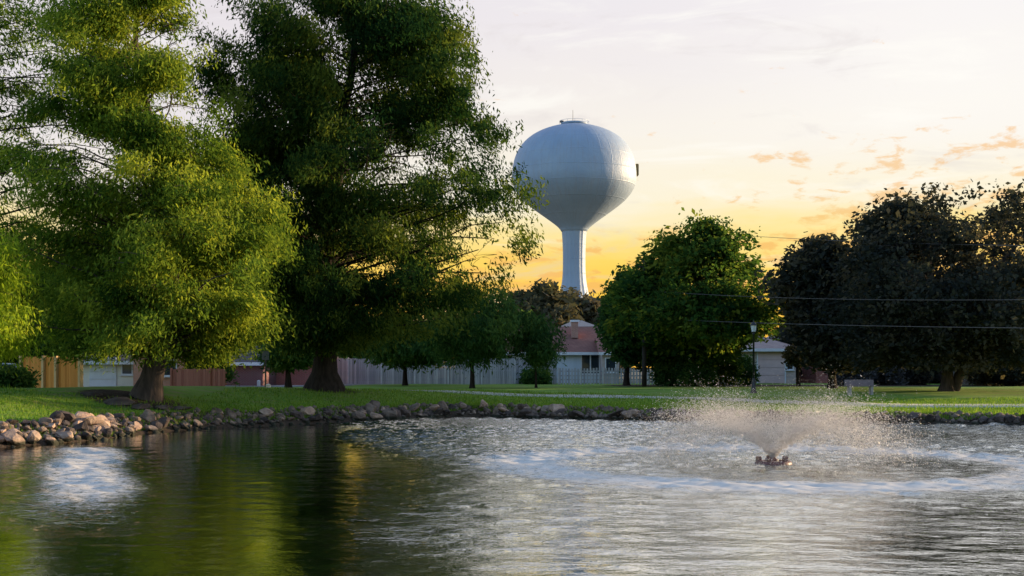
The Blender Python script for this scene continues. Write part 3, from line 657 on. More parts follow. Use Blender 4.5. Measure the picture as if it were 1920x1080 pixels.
bme = rock_mesh(300, .7, 1); bv = np.array([v.co[:] for v in bme.vertices]); bf = np.array([p_.vertices[:] for p_ in bme.polygons])
P_ = np.array(rubble); zr = np.maximum(gz(P_[:, 0], P_[:, 1]), -.05); an_ = rng.random(len(P_)) * 6.28
Vr = []
for (x, y, s2), z, a_ in zip(P_, zr, an_):
    c_, s_2 = math.cos(a_), math.sin(a_); Rm = np.array([[c_, -s_2, 0], [s_2, c_, 0], [0, 0, 1]]); Vr.append(bv @ Rm.T * s2 * 1.2 + [x, y, z + .02])
tag(np_mesh('rubble', np.concatenate(Vr), np.concatenate([bf + i * len(bv) for i in range(len(P_))]), M['rock']), 'small broken stones filling the gaps of the bank', 'rubble', kind='stuff')

# roots and stones heaped on the earth mound by the left cypress
M['earth'] = mat('dark_earth', (.045, .032, .026), (.02, .015, .012), 3, .95, .8, 10)
mound_r = mat('old_stone', (.13, .10, .085), (.06, .045, .04), 2.5, .9, .6, 12)
for i, (x_, y_, w_, lab) in enumerate([(175, 43.2, .75, 'dark flat stone at the left end of the earth mound'), (215, 42.6, .95, 'long dark stone on the earth mound below the white garage door'),
        (262, 42.4, .8, 'dark stone in front of the leaning cypress trunk'), (306, 42.8, .6, 'small dark stone at the right foot of the leaning cypress trunk'),
        (345, 43.3, .7, 'last brown stone at the right end of the earth mound')]):
    c = rock_mesh(400 + i, .5); c.materials.append(mound_r if i % 2 else M['rock_dark']); x = (x_ - 960) / F * y_
    o = link('stone', c, None, None, (x, y_, gz1(x, y_) + .03)); o.scale = (w_ * 1.5, w_ * .8, w_ * .75); o.rotation_euler = (0, 0, i * .3); tag(o, lab, 'stone')

# grass blades breaking the lawn's edge
N = 90000
gx_ = rng.uniform(-19, 22, N); sy_ = np.interp(gx_, far_np[:, 0], far_np[:, 1]); gy_ = sy_ + .45 + rng.random(N) ** 1.8 * 12
ok = np.abs(gx_ / gy_) < .43; gx_, gy_ = gx_[ok], gy_[ok]; N = len(gx_)
gzz = gz(gx_, gy_); hg = rng.uniform(.035, .11, N) * (1 + 1.0 * (rng.random(N) < .05)); a_ = rng.random(N) * 3.14; wd = rng.uniform(.008, .022, N); lean = rng.normal(0, .03, (N, 2))
dx, dy = np.cos(a_) * wd, np.sin(a_) * wd
V = np.stack([np.stack([gx_ - dx, gy_ - dy, gzz - .01], 1), np.stack([gx_ + dx, gy_ + dy, gzz - .01], 1), np.stack([gx_ + lean[:, 0], gy_ + lean[:, 1], gzz + hg], 1)], 1).reshape(-1, 3)
LM['grass'] = leaf_mat('grass_blade', (.07, .15, .018), (.14, .26, .03), (.27, .36, .06), .4)
tag(np_mesh('grass', V, np.arange(N * 3).reshape(-1, 3), LM['grass'], attrs={'var': ('FACE', rng.random(N))}), 'short mown grass along the top of the bank', 'grass', kind='stuff')

# ------------------------------------------------------------------ fences
def board_fence(name, label, pts, h, material, postm, group=None, picket=.15, gap=.012, post_every=2.4, rails=True, postw=.05):
    """pts: list of world xy; planks are geometry inside one panel mesh a run, posts are parts"""
    o0 = Vector((pts[0][0], pts[0][1], 0)); root = tag(empty(name, (o0.x, o0.y, gz1(o0.x, o0.y))), label, 'fence', group); bz = root.location.z
    rg = random.Random(len(label))
    for a, c in zip(pts[:-1], pts[1:]):
        a = Vector((a[0], a[1], 0)); c = Vector((c[0], c[1], 0)); d = (c - a); L = d.length; d.normalize(); ang = math.atan2(d.y, d.x)
        sub = empty('panel_run', a - o0, ang)
        bpy.data.objects.remove(sub)
        rot = Matrix.Rotation(ang, 4, 'Z'); mb = MB(); n_ = int(L / picket)
        for i in range(n_):
            x0 = i * picket + gap / 2; hh_ = h + rg.uniform(-.03, .03); ww = a + d * x0; z0 = gz1(ww.x, ww.y) - bz
            mb.box(x0, x0 + picket - gap, -.012 + rg.uniform(-.004, .004), .012, z0 - .05, z0 + hh_)
        zr_ = gz1(a.x, a.y) - bz
        if rails:
            for rz_ in (.3, h * .5, h - .25): mb.box(0, L, .016, .055, zr_ + rz_, zr_ + rz_ + .09)
        p_ = mb.build('panel', material, root); p_.location = a - o0; p_.location.z = 0; p_.rotation_euler = (0, 0, ang)
        k = 0
        while k * post_every <= L + .01:
            w = a + d * min(k * post_every, L); pb = MB().box(-postw, postw, -postw - .05, postw - .05, -.1, h + .06)
            po = pb.build('post', postm, root, bevel=.008); po.location = w - o0; po.location.z = gz1(w.x, w.y) - bz; po.rotation_euler = (0, 0, ang); k += 1
    return root
wood_grey = board_mat('weathered_boards', (.26, .25, .26), (.52, .49, .48), .15, .55)
post_pale = mat('pale_post', (.66, .63, .62), (.52, .5, .5), 3)
board_fence('board_fence', 'long weathered grey board fence behind the big cypress', [((590 - 960) / F * 92, 92), ((1045 - 960) / F * 92, 92)], 1.85, wood_grey, post_pale)
board_fence('board_fence', 'lower picket fence in front of the house with the white window', [((1047 - 960) / F * 92, 92), ((1240 - 960) / F * 91, 91)], 1.15, board_mat('pale_pickets', (.34, .32, .33), (.55, .52, .52), .15, .6), post_pale, picket=.22, gap=.09, post_every=1.6)
wood_or = board_mat('cedar_boards', (.58, .21, .04), (.80, .34, .08), .15, .5)
x0 = (42 - 960) / F * 62; x1 = (168 - 960) / F * 60
board_fence('board_fence', 'new orange cedar board fence lit by the sun at the left', [(x0, 62), ((108 - 960) / F * 60.2, 60.2), (x1, 59)], 1.72, wood_or, mat('cedar_post', (.75, .50, .25), (.6, .4, .2), 3), postw=.09, post_every=1.9, gap=.008)
wood_rd = board_mat('red_boards', (.28, .10, .07), (.42, .17, .12), .15, .5)
board_fence('board_fence', 'low red-brown board fence right of the leaning cypress trunk', [((322 - 960) / F * 70, 70), ((424 - 960) / F * 69, 69)], 1.15, wood_rd, wood_rd)

# ------------------------------------------------------------------ houses
M['trim'] = mat('white_trim', (.70, .70, .72), (.6, .6, .63), 2, .6)
def house(name, label, x0, x1, yf, depth, ze, zr, wallm, roofm, rz=0, ov=.5, gable='x', hip=0.0):
    g0 = gz1((x0 + x1) / 2, yf); root = tag(empty(name, ((x0 + x1) / 2, yf, g0), rz), label, 'house'); w = (x1 - x0) / 2
    ze -= g0; zr -= g0; mb = MB()
    if gable == 'x':
        mb.add([(-w, 0, -.2), (w, 0, -.2), (w, depth, -.2), (-w, depth, -.2), (-w, 0, ze), (w, 0, ze), (w, depth, ze), (-w, depth, ze), (-w + hip, depth / 2, zr - .05), (w - hip, depth / 2, zr - .05)],
               [(0, 1, 5, 4), (2, 3, 7, 6), (1, 2, 6, 9, 5), (3, 0, 4, 8, 7), (3, 2, 1, 0)])
        wall = mb.build('wall', wallm, root)
        sl = (zr - ze) / (depth / 2); e = ze - ov * sl; T = .14
        A = [(-w - ov, -ov, e), (w + ov, -ov, e), (w + (ov if not hip else -hip), depth / 2, zr), (-w - (ov if not hip else -hip), depth / 2, zr), (w + ov, depth + ov, e), (-w - ov, depth + ov, e)]
        up = [(x, y, z + T) for x, y, z in A]; n_ = 6
        fs = [(6, 7, 8, 9), (9, 8, 10, 11), (0, 3, 2, 1), (3, 5, 4, 2), (0, 1, 7, 6), (5, 11, 10, 4), (1, 2, 8, 7), (2, 4, 10, 8), (0, 6, 9, 3), (3, 9, 11, 5)]
        if hip: fs += [(7, 10, 8), (11, 6, 9), (1, 2, 4), (5, 3, 0)]
        rf = MB().add(A + up, fs).build('roof', roofm, root)
        MB().box(-w - ov, w + ov, -ov - .03, -ov - .005, e - .06, e + T + .02).build('fascia', M['trim'], rf)
    else:
        mb.add([(-w, 0, -.2), (w, 0, -.2), (w, depth, -.2), (-w, depth, -.2), (-w, 0, ze), (w, 0, ze), (w, depth, ze), (-w, depth, ze), (0, 0, zr - .05), (0, depth, zr - .05)],
               [(0, 1, 5, 8, 4), (2, 3, 7, 9, 6), (1, 2, 6, 5), (3, 0, 4, 7), (3, 2, 1, 0)])
        wall = mb.build('wall', wallm, root); T = .14; sl = (zr - ze) / w; e = ze - ov * sl
        A = [(-w - ov, -ov, e), (0, -ov, zr), (w + ov, -ov, e), (-w - ov, depth + ov, e), (0, depth + ov, zr), (w + ov, depth + ov, e)]; up = [(x, y, z + T) for x, y, z in A]
        rf = MB().add(A + up, [(6, 7, 10, 9), (7, 8, 11, 10), (0, 3, 4, 1), (1, 4, 5, 2), (0, 1, 7, 6), (1, 2, 8, 7), (3, 9, 10, 4), (4, 10, 11, 5), (0, 6, 9, 3), (2, 5, 11, 8)]).build('roof', roofm, root)
        for sg in (-1, 1):
            MB().add([(0, -ov - .03, zr - .02), (0, -ov - .03, zr + T + .03), (sg * (w + ov), -ov - .03, e + T + .03), (sg * (w + ov), -ov - .03, e - .02), (0, -ov - .003, zr - .02), (0, -ov - .003, zr + T + .03), (sg * (w + ov), -ov - .003, e + T + .03), (sg * (w + ov), -ov - .003, e - .02)],
                     [(0, 1, 2, 3), (7, 6, 5, 4), (0, 4, 5, 1), (1, 5, 6, 2), (2, 6, 7, 3), (3, 7, 4, 0)]).build('bargeboard', M['trim'], rf)
    return root, wall, rf
def window(root, xl, xr, z0, z1, y=0, mull=1, name='window', framem=None):
    fm = framem or M['trim']; t = .07
    g = MB().box(xl, xr, y - .02, y + .01, z0, z1).build(name, M['glass'], root)
    mb = MB().box(xl - t, xl, y - .05, y - .001, z0 - t, z1 + t).box(xr, xr + t, y - .05, y - .001, z0 - t, z1 + t).box(xl, xr, y - .05, y - .001, z1, z1 + t).box(xl, xr, y - .05, y - .001, z0 - t, z0)
    for k in range(1, mull + 1):
        xm = xl + (xr - xl) * k / (mull + 1); mb.box(xm - .05, xm + .05, y - .045, y - .021, z0, z1)
    mb.build('frame', fm, g); MB().box(xl - .15, xr + .15, y - .14, y - .052, z0 - t - .06, z0 - t).build('sill', fm, g)
    return g
def wx_(p_, Yd): return (p_ - 960) / F * Yd
def wz_(p_, Yd): return CAMZ + (HOR - p_) / F * Yd
roof_br = shingle_mat('brown_shingles', (.32, .155, .12), (.24, .11, .09)); roof_gr = shingle_mat('grey_shingles', (.30, .30, .31), (.24, .24, .25)); roof_dk = shingle_mat('dark_shingles', (.13, .11, .12), (.09, .08, .085))
br_red = brick_mat('red_brick', (.50, .13, .10), (.38, .10, .08)); br_pink = brick_mat('pink_brick', (.50, .25, .18), (.40, .19, .14)); br_tan = brick_mat('tan_brick', (.60, .47, .43), (.5, .39, .35))  # red brick lightened in place of missing sunlight on the left house
side_blue = board_mat('pale_blue_siding', (.50, .55, .62), (.60, .64, .70), .3, .3)
# house with the white window behind the fence
Yh = 100
root, wall, rf = house('brick_house', 'low house with brown shingle roof and tall white window behind the fence', wx_(960, Yh), wx_(1133, Yh), Yh, 9, wz_(659, Yh), wz_(612, Yh), side_blue, roof_br)
g0 = root.location.z; cx = root.location.x
window(root, wx_(1091, Yh) - cx, wx_(1123, Yh) - cx, wz_(700, Yh) - g0, wz_(665, Yh) - g0, 0, 1)
window(root, wx_(1000, Yh) - cx, wx_(1030, Yh) - cx, wz_(698, Yh) - g0, wz_(670, Yh) - g0, 0, 1)
ch = MB().box(wx_(1074, Yh) - cx, wx_(1084, Yh) - cx + .1, 2.0, 2.9, wz_(632, Yh) - g0, wz_(602, Yh) - g0).build('chimney', br_pink, rf)
MB().box(wx_(1072, Yh) - cx, wx_(1087, Yh) - cx + .1, 1.9, 3.0, wz_(602, Yh) - g0 + .002, wz_(598, Yh) - g0).build('chimney_cap', M['trim'], rf)
root, wall, rf = house('brick_house', 'small tan brick wing with brown roof right of the white window', wx_(1128, 98), wx_(1160, 98), 97.5, 7, wz_(662, 98), wz_(634, 98), br_tan, roof_br, ov=.3)
window(root, -.35, .35, .9, 1.9, 0, 0)
house('neighbour_house', 'house showing only its pale grey roof behind the brown shingle roof', wx_(1040, 122), wx_(1136, 122), 122, 10, wz_(622, 122), wz_(600, 122), br_tan, roof_gr, hip=2.0)
# pale house with the garage on the right
Yh = 96
root, wall, rf = house('garage_house', 'pale pinkish house with a wide garage door right of the lamp post', wx_(1340, Yh), wx_(1492, Yh), Yh, 9, wz_(654, Yh), wz_(622, Yh), br_tan, shingle_mat('pink_grey_shingles', (.50, .36, .31), (.40, .29, .26)), hip=3.2)
g0 = root.location.z; cx = root.location.x
gd = MB()
x_l, x_r, z_b, z_t = wx_(1421, Yh) - cx, wx_(1471, Yh) - cx, 0, wz_(660, Yh) - g0
for k in range(4):
    hh_ = (z_t - z_b) / 4; gd.box(x_l, x_r, -.05, -.01, z_b + k * hh_ + .01, z_b + (k + 1) * hh_ - .01)
g_ = gd.build('garage_door', mat('garage_pink', (.66, .48, .46), (.56, .41, .40), 1, .8), root, bevel=.008)
MB().box(x_l - .1, x_l - .002, -.07, -.003, 0, z_t + .1).box(x_r + .002, x_r + .1, -.07, -.003, 0, z_t + .1).box(x_l, x_r, -.07, -.003, z_t + .002, z_t + .1).build('frame', M['trim'], g_)
window(root, wx_(1476, Yh) - cx, wx_(1486, Yh) - cx, wz_(692, Yh) - g0, wz_(676, Yh) - g0, 0, 0)
house('gable_house', 'red brick gable with a grey roof behind the garage house', wx_(1440, 112), wx_(1640, 112), 112, 10, wz_(655, 112), wz_(596, 112), br_red, roof_gr, gable='y')
house('red_house', 'dark red house half hidden behind the dark oaks at the right', wx_(1530, 98), wx_(1720, 98), 98, 8, wz_(672, 98), wz_(640, 98), br_red, roof_dk)
house('red_house', 'dark low house behind the huge oak at the right edge', wx_(1790, 92), wx_(2040, 92), 92, 8, wz_(665, 92), wz_(620, 92), brick_mat('dark_brick', (.13, .07, .06), (.09, .05, .045)), roof_dk)
# left: house with the white garage door, its brick flank, and the long brick house
Yh = 78
root, wall, rf = house('white_garage_house', 'cream house with a pale garage door behind the orange fence', wx_(150, Yh), wx_(262, Yh), Yh, 8, wz_(678, Yh), wz_(650, Yh), mat('cream_paint', (.78, .72, .58), (.68, .62, .5), 1, .8), roof_dk, rz=.1)
g0 = root.location.z
gd = MB()
for k in range(4): gd.box(-1.2, .4, -.05, -.01, .02 + k * .45, .02 + k * .45 + .43)
gd.build('garage_door', M['white'], root, bevel=.008); window(root, .75, 1.3, .8, 1.5, 0, 0)
root, wall, rf = house('brick_house', 'tall sunlit orange brick wall left of the leaning cypress trunk', wx_(252, 72), wx_(345, 72), 72, 6, wz_(648, 72), wz_(622, 72), brick_mat('sunlit_orange_brick', (.68, .30, .20), (.58, .25, .17)), roof_dk, rz=.25)  # sunlight put into the brick colour; the sun misses this wall
window(root, .2, .9, .8, 1.6, 0, 0)
Yh = 86
root, wall, rf = house('brick_house', 'long red brick house with its corner left of the big cypress trunk', wx_(498, Yh), wx_(586, Yh), Yh, 12, wz_(680, Yh), wz_(655, Yh), br_red, roof_dk, rz=0, ov=.4)
house('brick_house', 'shade-darkened red brick wing left of the big cypress', wx_(418, 84), wx_(495, 84), 84, 9, wz_(681, 84), wz_(650, 84), brick_mat('shaded_brick', (.20, .05, .055), (.14, .04, .045)), roof_dk, rz=-.2, ov=.4)  # shaded face of the same brick house: shade put into a darker brick

# ------------------------------------------------------------------ lamp, poles, bench, bins
def lamp():
    Yd = 63.5; x = wx_(1413, Yd); g0 = gz1(x, Yd); root = tag(empty('street_lamp', (x, Yd, g0)), 'black post-top lantern on a slim black post by the path', 'street lamp')
    H_ = wz_(600, Yd) - g0
    MB().lathe([(.17, -.05), (.17, .05), (.12, .12), (.10, .55), (.075, .62), (.085, .68), (.06, .74)], 14).build('base', M['black_metal'], root, smooth=True)
    MB().lathe([(.058, .7), (.045, H_ - .72), (.075, H_ - .70), (.075, H_ - .66), (.05, H_ - .62)], 12).build('pole', M['black_metal'], root, smooth=True)
    ln = MB().lathe([(.07, 0), (.11, .04), (.11, .06)], 12, (0, 0, H_ - .64)); lantern = ln.build('lantern', M['black_metal'], root)
    gm = mat('frosted_glass', (.75, .78, .80), (.7, .72, .75), 1, .3)
    MB().lathe([(.10, .062), (.15, .36), (.15, .37)], 8, (0, 0, H_ - .64)).build('glass', gm, lantern)
    bars = MB()
    for k in range(4):
        a_ = k * math.pi / 2; bars.tube([(.108 * math.cos(a_), .108 * math.sin(a_), H_ - .58), (.158 * math.cos(a_), .158 * math.sin(a_), H_ - .27)], .009, 4)
    bars.build('cage', M['black_metal'], lantern)
    MB().lathe([(.19, .372), (.18, .40), (.10, .50), (.03, .54), (.025, .60), (.035, .62), (.005, .66)], 16, (0, 0, H_ - .64)).build('cap', M['black_metal'], lantern, smooth=True)
lamp()
M['pole'] = mat('creosote_wood', (.05, .04, .035), (.03, .024, .02), 4, .9, stretch=(1, 1, .1))
Yp = 80.2; xp = wx_(1208, Yp); gp = gz1(xp, Yp); Hp = wz_(488, Yp) - gp
up = tag(empty('utility_pole', (xp, Yp, gp)), 'dark wooden utility pole standing through the low dark tree', 'utility pole')
MB().lathe([(.16, -.1), (.15, 1), (.10, Hp)], 12).build('pole', M['pole'], up, smooth=True)
MB().box(-.45, .45, -.155, -.10, Hp - .45, Hp - .36).build('crossarm', M['pole'], up)
def cable(label, a, c, sag, rad, n_=40):
    a, c = Vector(a), Vector(c); pts = [a.lerp(c, i / n_) - Vector((0, 0, sag * 4 * (i / n_) * (1 - i / n_))) for i in range(n_ + 1)]
    tag(MB().tube(pts, rad, 5).build('power_cable', M['cable'], None), label, 'cable')
M['cable'] = mat('cable_grey', (.14, .12, .12), (.11, .10, .10), 1, .6)
cable('pale low cable running right from the utility pole to the right edge', (xp, Yp - .16, wz_(597, Yp)), px(2060, 616, 47), .12, .014)
cable('thin cable crossing the dark oaks below their crowns', (xp, Yp - .16, wz_(545, Yp)), px(2060, 560, 47), .25, .011)
cable('low cable running left from the utility pole to the house roof', (xp, Yp - .16, wz_(597, Yp)), (wx_(1085, 99), 101.2, wz_(612, 99)), .1, .015)
cable('thin high wire against the sky between the round tree and the huge oak', px(1330, 437, 86), px(2060, 462, 52), .18, .014)
M['bench'] = mat('bench_stone', (.24, .19, .20), (.17, .14, .15), 4, .9)
Yb = 60.5; xb = wx_(1613, Yb); be = tag(empty('park_bench', (xb, Yb, gz1(xb, Yb)), .05), 'low concrete bench on the shaded lawn left of the huge oak', 'bench')
MB().box(-.72, .72, -.20, .22, .40, .47).build('seat', M['bench'], be, bevel=.012)
MB().box(-.70, .70, .17, .23, .472, .72).build('backrest', M['bench'], be, bevel=.01)
for sx in (-.52, .52): MB().box(sx - .06, sx + .06, -.16, .17, -.02, .398).build('leg', M['concrete'], be, bevel=.008)
# bollard light and marker by the left path, sapling stakes
def marker(x_, Yd, h_, w_, name, lab, cat, m_):
    x = wx_(x_, Yd); r_ = tag(empty(name, (x, Yd, gz1(x, Yd))), lab, cat)
    MB().box(-w_, w_, -w_, w_, -.05, h_).build('body', m_, r_, bevel=.01); MB().add([(-w_ - .02, -w_ - .02, h_), (w_ + .02, -w_ - .02, h_), (w_ + .02, w_ + .02, h_), (-w_ - .02, w_ + .02, h_), (0, 0, h_ + .07)], [(3, 2, 1, 0), (0, 1, 4), (1, 2, 4), (2, 3, 4), (3, 0, 4)]).build('cap', m_, r_)
marker(503, 62, .28, .10, 'bollard', 'short cream bollard on the grass left of the big cypress', 'bollard', mat('cream', (.75, .70, .55), (.65, .6, .48), 2))
marker(485, 80, .34, .09, 'bollard', 'tiny white post at the edge of the road by the red brick house', 'bollard', M['white'])
Yd = 66; x = wx_(498, Yd); sg = tag(empty('sign_post', (x, Yd, gz1(x, Yd))), 'thin dark post with back of a small sign before the red brick house', 'sign post')
MB().tube([(0, 0, -.05), (0, 0, 2.1)], .045, 8).build('post', M['black_metal'], sg); MB().box(-.18, .18, -.06, -.046, 1.6, 2.05).build('sign_plate', mat('sign_back', (.12, .13, .12), (.1, .1, .1), 2, .5), sg)
Yd = 56; x = wx_(885, Yd)

# ------------------------------------------------------------------ shrubs
def shrub(px_, Yd, top, half, lab, lm, seed, bot=722, name='shrub', nb=40, size=.2):
    return make_tree(name, lab, 'shrub', px_, Yd, [(top, px_ - half * .5, px_ + half * .4), ((top * 2 + bot) / 3, px_ - half, px_ + half), (bot - 6, px_ - half * .9, px_ + half * .9)], LM[lm], M['bark'], seed,
                     nb=nb, per=7, n_leaf=46, spread=(.24, .24, .2), size=size, aspect=.45, rise=.8, sag=.05, droop=.1, r0=.06, flare=.2, umin=.2)
shrub(1262, 82, 662, 34, 'dark bush at the foot of the round tree, beside the utility pole', 'elm', 201)
shrub(1305, 80, 672, 30, 'dark shrub right below the trunk of the round tree', 'elm', 202)
shrub(1352, 82, 652, 30, 'sunlit green shrub left of the lamp post', 'pear', 203)
shrub(1392, 88, 668, 18, 'small dark shrub against the garage house wall', 'elm', 204)
shrub(1600, 86, 662, 36, 'silver-grey shrub under the low dark oak', 'grey', 205)
shrub(1660, 87, 662, 34, 'second silver-grey shrub, nearer the huge oak', 'grey', 206)
shrub(1710, 88, 668, 26, 'dark bush behind the left trunk of the huge oak', 'oak', 207)
shrub(1850, 84, 650, 50, 'brownish shrub right of the huge oak trunk', 'far', 208)
shrub(1905, 82, 668, 34, 'dark shrub at the right edge below the huge oak', 'oak', 209)
shrub(1005, 91, 694, 20, 'small shrub at the foot of the grey fence by the thin young tree', 'elm', 210)
shrub(20, 56, 690, 28, 'dark shrub in front of the parked car at the left edge', 'elm', 211, bot=738)
shrub(400, 76, 672, 26, 'shrub above the low red-brown fence', 'elm', 212, bot=716)

# ------------------------------------------------------------------ parked cars (half seen at the left)
def car(label, loc, rz, paint):
    root = tag(empty('parked_car', loc, rz), label, 'car', 'cars parked beyond the left lawn')
    L, Wd = 4.5, 1.76
    prof = [(-2.25, .35), (-2.25, .72), (-2.1, .84), (-1.35, .93), (-.75, 1.36), (-.1, 1.45), (.75, 1.42), (1.35, 1.02), (2.05, .98), (2.25, .85), (2.27, .45), (2.2, .3), (-2.1, .28)]
    low = [p_ if p_[1] <= .98 else (p_[0], .96 if p_[1] > .96 else p_[1]) for p_ in prof]
    def ext(P, w0, w1f): 
        n_ = len(P); vs = [(x, -w1f(z), z) for x, z in P] + [(x, w1f(z), z) for x, z in P]
        return vs, [tuple(range(n_))[::-1], tuple(range(n_, 2 * n_))] + [(i, (i + 1) % n_, n_ + (i + 1) % n_, n_ + i) for i in range(n_)]
    wf_ = lambda z: .88 - max(0, z - .75) * .30 - max(0, .5 - z) * .15
    v_, f_ = ext(prof, 0, wf_); body = MB().add(v_, f_).build('body', paint, root, bevel=.03)
    gp_ = [(-1.22, .96), (-.70, 1.33), (-.08, 1.40), (.70, 1.37), (1.20, 1.02)]
    for sg in (-1, 1):
        vs = [(x, sg * (wf_(z) + .004), z) for x, z in gp_] + [(x, sg * (wf_(z) + .012), z) for x, z in gp_]
        MB().add(vs, [(0, 1, 2, 3, 4), (9, 8, 7, 6, 5)] + [(i, (i + 1) % 5, 5 + (i + 1) % 5, 5 + i) for i in range(5)]).build('side_window', M['glass'], root)
    MB().add([(-1.33, -.66, .97), (-1.33, .66, .97), (-.79, .58, 1.36), (-.79, -.58, 1.36)], [(0, 1, 2, 3)]).build('windscreen', M['glass'], root).location = (-.02, 0, .015)
    MB().add([(1.33, .66, 1.06), (1.33, -.66, 1.06), (.80, -.58, 1.41), (.80, .58, 1.41)], [(0, 1, 2, 3)]).build('rear_window', M['glass'], root).location = (.02, 0, .015)
    ty = mat('tyre', (.02, .02, .02), (.015, .015, .015), 5); rm_ = mat('rim', (.45, .46, .47), (.4, .4, .42), 5, .3, metal=.8)
    for x in (-1.4, 1.38):
        for sg in (-1, 1):
            w = empty('wheel', (x, sg * .80, .32)); w.parent = root; w.rotation_euler = (R(90), 0, 0)
            MB().lathe([(.19, -.1), (.31, -.1), (.325, -.06), (.325, .06), (.31, .1), (.19, .1)], 24).build('tyre', ty, w); MB().lathe([(.02, -.09), (.19, -.085), (.19, .085), (.02, .09)], 12).build('rim', rm_, w)
    for sg in (-1, 1): MB().box(-2.275, -2.20, sg * .62 - .16, sg * .62 + .16, .62, .74).build('headlight', M['white'], root, bevel=.02)
    for sg in (-1, 1): MB().box(2.20, 2.29, sg * .66 - .12, sg * .66 + .12, .72, .86).build('tail_light', mat('tail_red', (.35, .01, .01), (.3, .01, .01), 1, .3), root, bevel=.02)
silver = mat('silver_paint', (.50, .54, .62), (.48, .52, .6), 1, .3, metal=.3); whitep = mat('white_car_paint', (.75, .76, .78), (.73, .74, .76), 1, .3)
x = wx_(2, 66); car('silver-blue car parked at the left edge beside the orange fence', (x, 66, gz1(x, 66)), R(8), silver)
x = wx_(300, 80); car('white car glimpsed behind the leaning cypress trunk', (x, 80.5, gz1(x, 80.5) + .02), R(2), whitep)

# ------------------------------------------------------------------ fountain
fo = tag(empty('fountain', (FX, FY, 0), .2), 'dark floating fountain head throwing spray in the pond', 'fountain')
M['float'] = mat('dark_float', (.16, .06, .06), (.08, .03, .035), 6, .5, spec=.5)
n_ = 40; pr = [(.22, -.06), (.36, -.08), (.385, .0), (.37, .065), (.24, .075), (.21, .02)]
V = [(r_ * math.cos(2 * math.pi * k / n_), r_ * math.sin(2 * math.pi * k / n_), z) for r_, z in pr for k in range(n_)]
MB().add(V, [(i * n_ + k, i * n_ + (k + 1) % n_, ((i + 1) % 6) * n_ + (k + 1) % n_, ((i + 1) % 6) * n_ + k) for i in range(6) for k in range(n_)]).build('float_ring', M['float'], fo, smooth=True)
for k in range(5):
    a_ = k * 2 * math.pi / 5 + .2; c_, s_3 = math.cos(a_) * .30, math.sin(a_) * .30
    MB().box(c_ - .05, c_ + .05, s_3 - .05, s_3 + .05, .07, .155).build('lug', M['float'], fo, bevel=.012)
for k in range(3):
    a_ = k * 2 * math.pi / 3 + .5
    MB().tube([(math.cos(a_) * .30, math.sin(a_) * .30, .05), (math.cos(a_) * .07, math.sin(a_) * .07, .03)], .02, 6).build('bracket', M['float'], fo)
MB().lathe([(.09, -.2), (.09, .03), (.11, .05), (.11, .10), (.06, .12), (.05, .16)], 20).build('nozzle', M['float'], fo, smooth=True)
# spray: ballistic droplets thrown from the nozzle, broken up by the air
rg = np.random.default_rng(3); g_ = 9.81; N = 150000
azs = rg.random(N) * 2 * math.pi; jet = np.round(azs / (2 * math.pi) * 26) / 26 * 2 * math.pi
azs = np.where(rg.random(N) < .55, jet + rg.normal(0, .035, N), azs)
elv = np.radians(np.where(rg.random(N) < .5, rg.normal(47, 3.2, N), rg.normal(54, 8, N))); v0 = rg.normal(5.3, .45, N)
core = rg.random(N) < .12; elv = np.where(core, np.radians(rg.normal(48, 2.5, N)), elv)
vz = v0 * np.sin(elv); vh = v0 * np.cos(elv); T = 2 * vz / g_
t = T * np.where(core, rg.random(N) ** 2 * .5, .10 + .90 * rg.random(N) ** .85)
rr_ = vh * t * (1 - .06 * t); z = .14 + vz * t - .5 * g_ * t * t
jx = rg.normal(0, 1, (N, 3)) * (.02 + .15 * (t / T))[:, None]
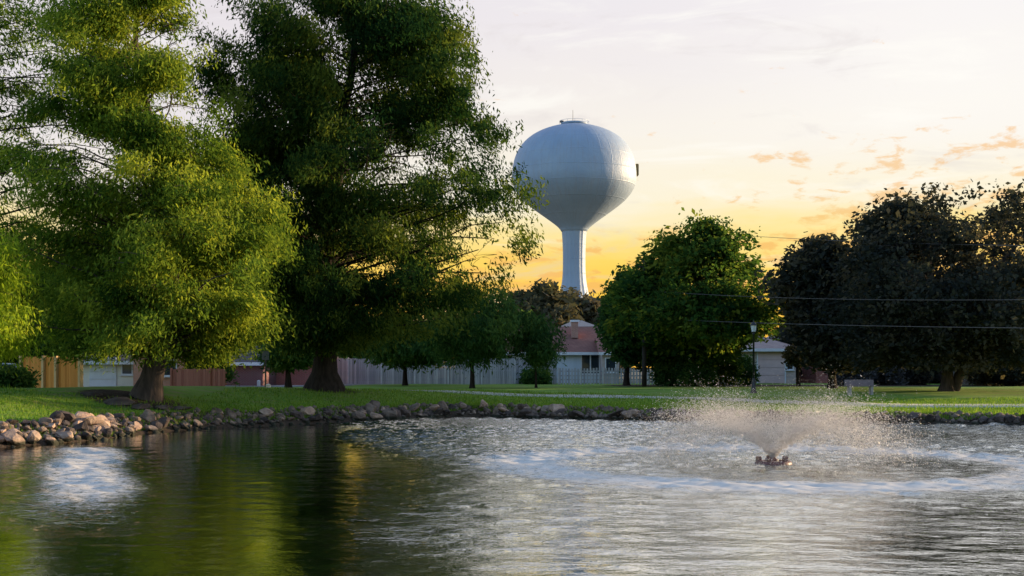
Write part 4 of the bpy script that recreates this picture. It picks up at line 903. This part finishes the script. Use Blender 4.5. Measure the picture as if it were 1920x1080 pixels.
P = np.stack([FX + rr_ * np.cos(azs), FY + rr_ * np.sin(azs), z], 1) + jx; ok = P[:, 2] > .01; P = P[ok]; t = t[ok]; vz = vz[ok]; vh = vh[ok]; azs = azs[ok]; N = len(P)
vel = np.stack([vh * np.cos(azs), vh * np.sin(azs), vz - g_ * t], 1); vel /= np.linalg.norm(vel, axis=1)[:, None]
sz = (rg.lognormal(math.log(.0034), .38, N)).clip(.0018, .010); ln = sz * rg.uniform(1.2, 3.2, N)
a_ = np.cross(vel, rg.normal(0, 1, (N, 3))); a_ /= np.linalg.norm(a_, axis=1)[:, None]; b_ = np.cross(vel, a_)
ring_ = [P + (a_ * math.cos(k * 2.0944) + b_ * math.sin(k * 2.0944)) * sz[:, None] for k in range(3)]
V = np.stack([P - vel * ln[:, None]] + ring_ + [P + vel * ln[:, None]], 1).reshape(-1, 3)
base = np.arange(N)[:, None, None] * 5
tri = np.array([[0, 2, 1], [0, 3, 2], [0, 1, 3], [4, 1, 2], [4, 2, 3], [4, 3, 1]])
m = bpy.data.materials.new('water_drop'); m.use_nodes = True; q = NB(m.node_tree); m.node_tree.nodes.clear()
d = q.n('ShaderNodeBsdfDiffuse'); d.inputs[0].default_value = (.95, .92, .88, 1); tr = q.n('ShaderNodeBsdfTranslucent'); tr.inputs[0].default_value = (1, .93, .86, 1)
gl = q.n('ShaderNodeBsdfGlossy'); gl.inputs['Roughness'].default_value = .2; x1_ = q.n('ShaderNodeMixShader'); x1_.inputs[0].default_value = .5; q.l(d.outputs[0], x1_.inputs[1]); q.l(tr.outputs[0], x1_.inputs[2])
x2_ = q.n('ShaderNodeMixShader'); x2_.inputs[0].default_value = .15; q.l(x1_.outputs[0], x2_.inputs[1]); q.l(gl.outputs[0], x2_.inputs[2]); o_ = q.n('ShaderNodeOutputMaterial'); q.l(x2_.outputs[0], o_.inputs[0])
tag(np_mesh('fountain_spray', V, (base + tri[None]).reshape(-1, 3), m), 'warm lit spray of droplets falling round the fountain', 'water spray', kind='stuff')
